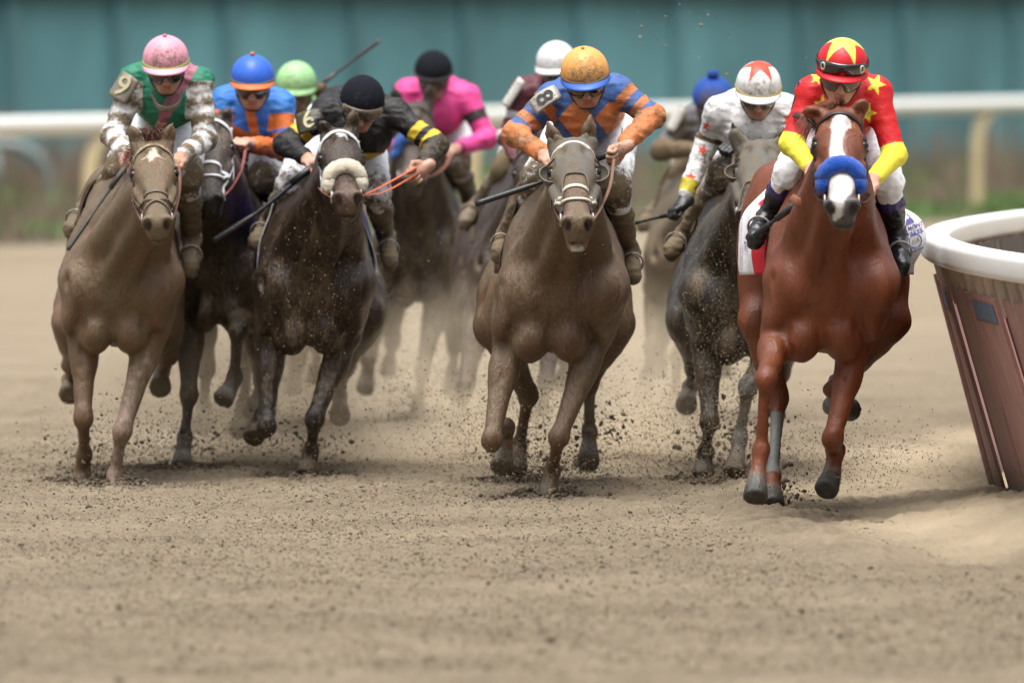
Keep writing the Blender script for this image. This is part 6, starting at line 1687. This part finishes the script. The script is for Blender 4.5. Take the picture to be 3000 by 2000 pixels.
# dirt in the air
DIRT += [ # px, py, distance, spread px, spread py, spread m, number, smallest, largest, dark, light, power
    (330, 1330, 53.2, 130, 75, .6, 2550, 0.0011, 0.0043, 0.47, 1.05), (700, 1260, 53.8, 190, 95, .9, 3740, 0.0011, 0.0043, 0.47, 1.05), (880, 1150, 54.0, 120, 110, .5, 1360, 0.0011, 0.0037, 0.47, 1.05),
    (950, 880, 51.95, 120, 160, .12, 714, 0.0010, 0.0022, 1.2, 2.2), (1010, 640, 51.8, 70, 70, .12, 153, 0.0010, 0.0021, 1.2, 2.2), (1130, 1180, 55, 130, 120, .9, 1870, 0.0013, 0.0050, 0.52, 1.15),
    (1400, 1280, 52.6, 150, 90, .9, 3230, 0.0011, 0.0046, 0.47, 1.05), (1560, 1180, 53, 120, 100, .8, 1190, 0.0014, 0.0056, 0.47, 1.05), (1780, 1250, 53.4, 210, 110, 1.0, 4420, 0.0011, 0.0046, 0.47, 1.05), (1620, 1380, 51.0, 110, 36, .35, 2550, 0.0011, 0.0043, 0.42, 0.95),
    (2085, 960, 51.85, 70, 170, .14, 2210, 0.0010, 0.0026, .9, 1.7), (2065, 1240, 52.0, 42, 120, .14, 1530, 0.0010, 0.0026, .9, 1.7), (2180, 1150, 51.9, 34, 120, .16, 510, 0.0013, 0.0062, .5, 1.2), (2170, 700, 51.8, 60, 160, .2, 442, 0.0010, 0.0021, 1.1, 2.0),
    (2110, 1330, 52.5, 150, 70, .6, 2210, 0.0011, 0.0043, 0.47, 1.05), (2420, 1330, 50.0, 190, 90, .9, 1530, 0.0010, 0.0037, 0.47, 1.05), (1340, 1210, 56.2, 60, 70, .25, 850, 0.0010, 0.0031, .9, 1.6), (1330, 830, 56.0, 60, 160, .3, 442, 0.0011, 0.0025, .9, 1.6),
    (1650, 1000, 49.8, 170, 200, .5, 272, 0.0008, 0.0017, 1.0, 1.8), (1500, 500, 55, 900, 300, 3, 442, 0.0010, 0.0022, .6, 1.4), (2030, 90, 54, 120, 50, .5, 24, .003, .010, 0.62, 1.05)]
DIRT += [(x, y, d_, 120, 70, .7, 1500, .0011, .0034, .4, .9, 2.5) for x, y, d_ in ((420, 1300, 53.0), (700, 1330, 53.4), (900, 1330, 53.3), (1450, 1330, 51.8), (1680, 1330, 51.6), (1860, 1300, 52.6), (2060, 1330, 52.4), (2330, 1400, 49.7), (2560, 1350, 49.9))]
DIRT += [(x, y, d_, 70, 60, .5, 900, .0012, .0042, .35, .8, 2.5) for x, y, d_ in ((1230, 1080, 59), (1080, 1060, 59), (1350, 1080, 57), (1560, 1180, 54), (1900, 1100, 58), (830, 1080, 57), (650, 1150, 55), (1180, 900, 58), (2100, 1100, 54))]
DIRT += [(x, y, d_, 60, 38, .25, 70, .004, .014, .4, .9, 2.0) for x, y, d_ in ((290, 1330, 52.9), (560, 1300, 54.3), (760, 1290, 53.6), (930, 1300, 53.8), (1500, 1330, 52.0), (1640, 1360, 51.6), (1760, 1260, 52.6), (2060, 1310, 53.2), (2170, 1240, 52.4), (2300, 1430, 49.6), (1380, 1200, 57), (1250, 1150, 60))]
flying_dirt()
DUST = True
if DUST:
    dust_cloud('dust_haze', (-2.6, 54.9, .01), (1.7, 68, 1.95), .055, 'thin tan dust hanging behind the leading horses', (.9, .30, 1.1), 3.1)
    dust_cloud('dust_puffs', (-2.3, 53.0, .012), (1.35, 57.5, .95), 1.35, 'thicker dust puffs drifting round the hooves', (1.5, .6, 1.9), 7.3)
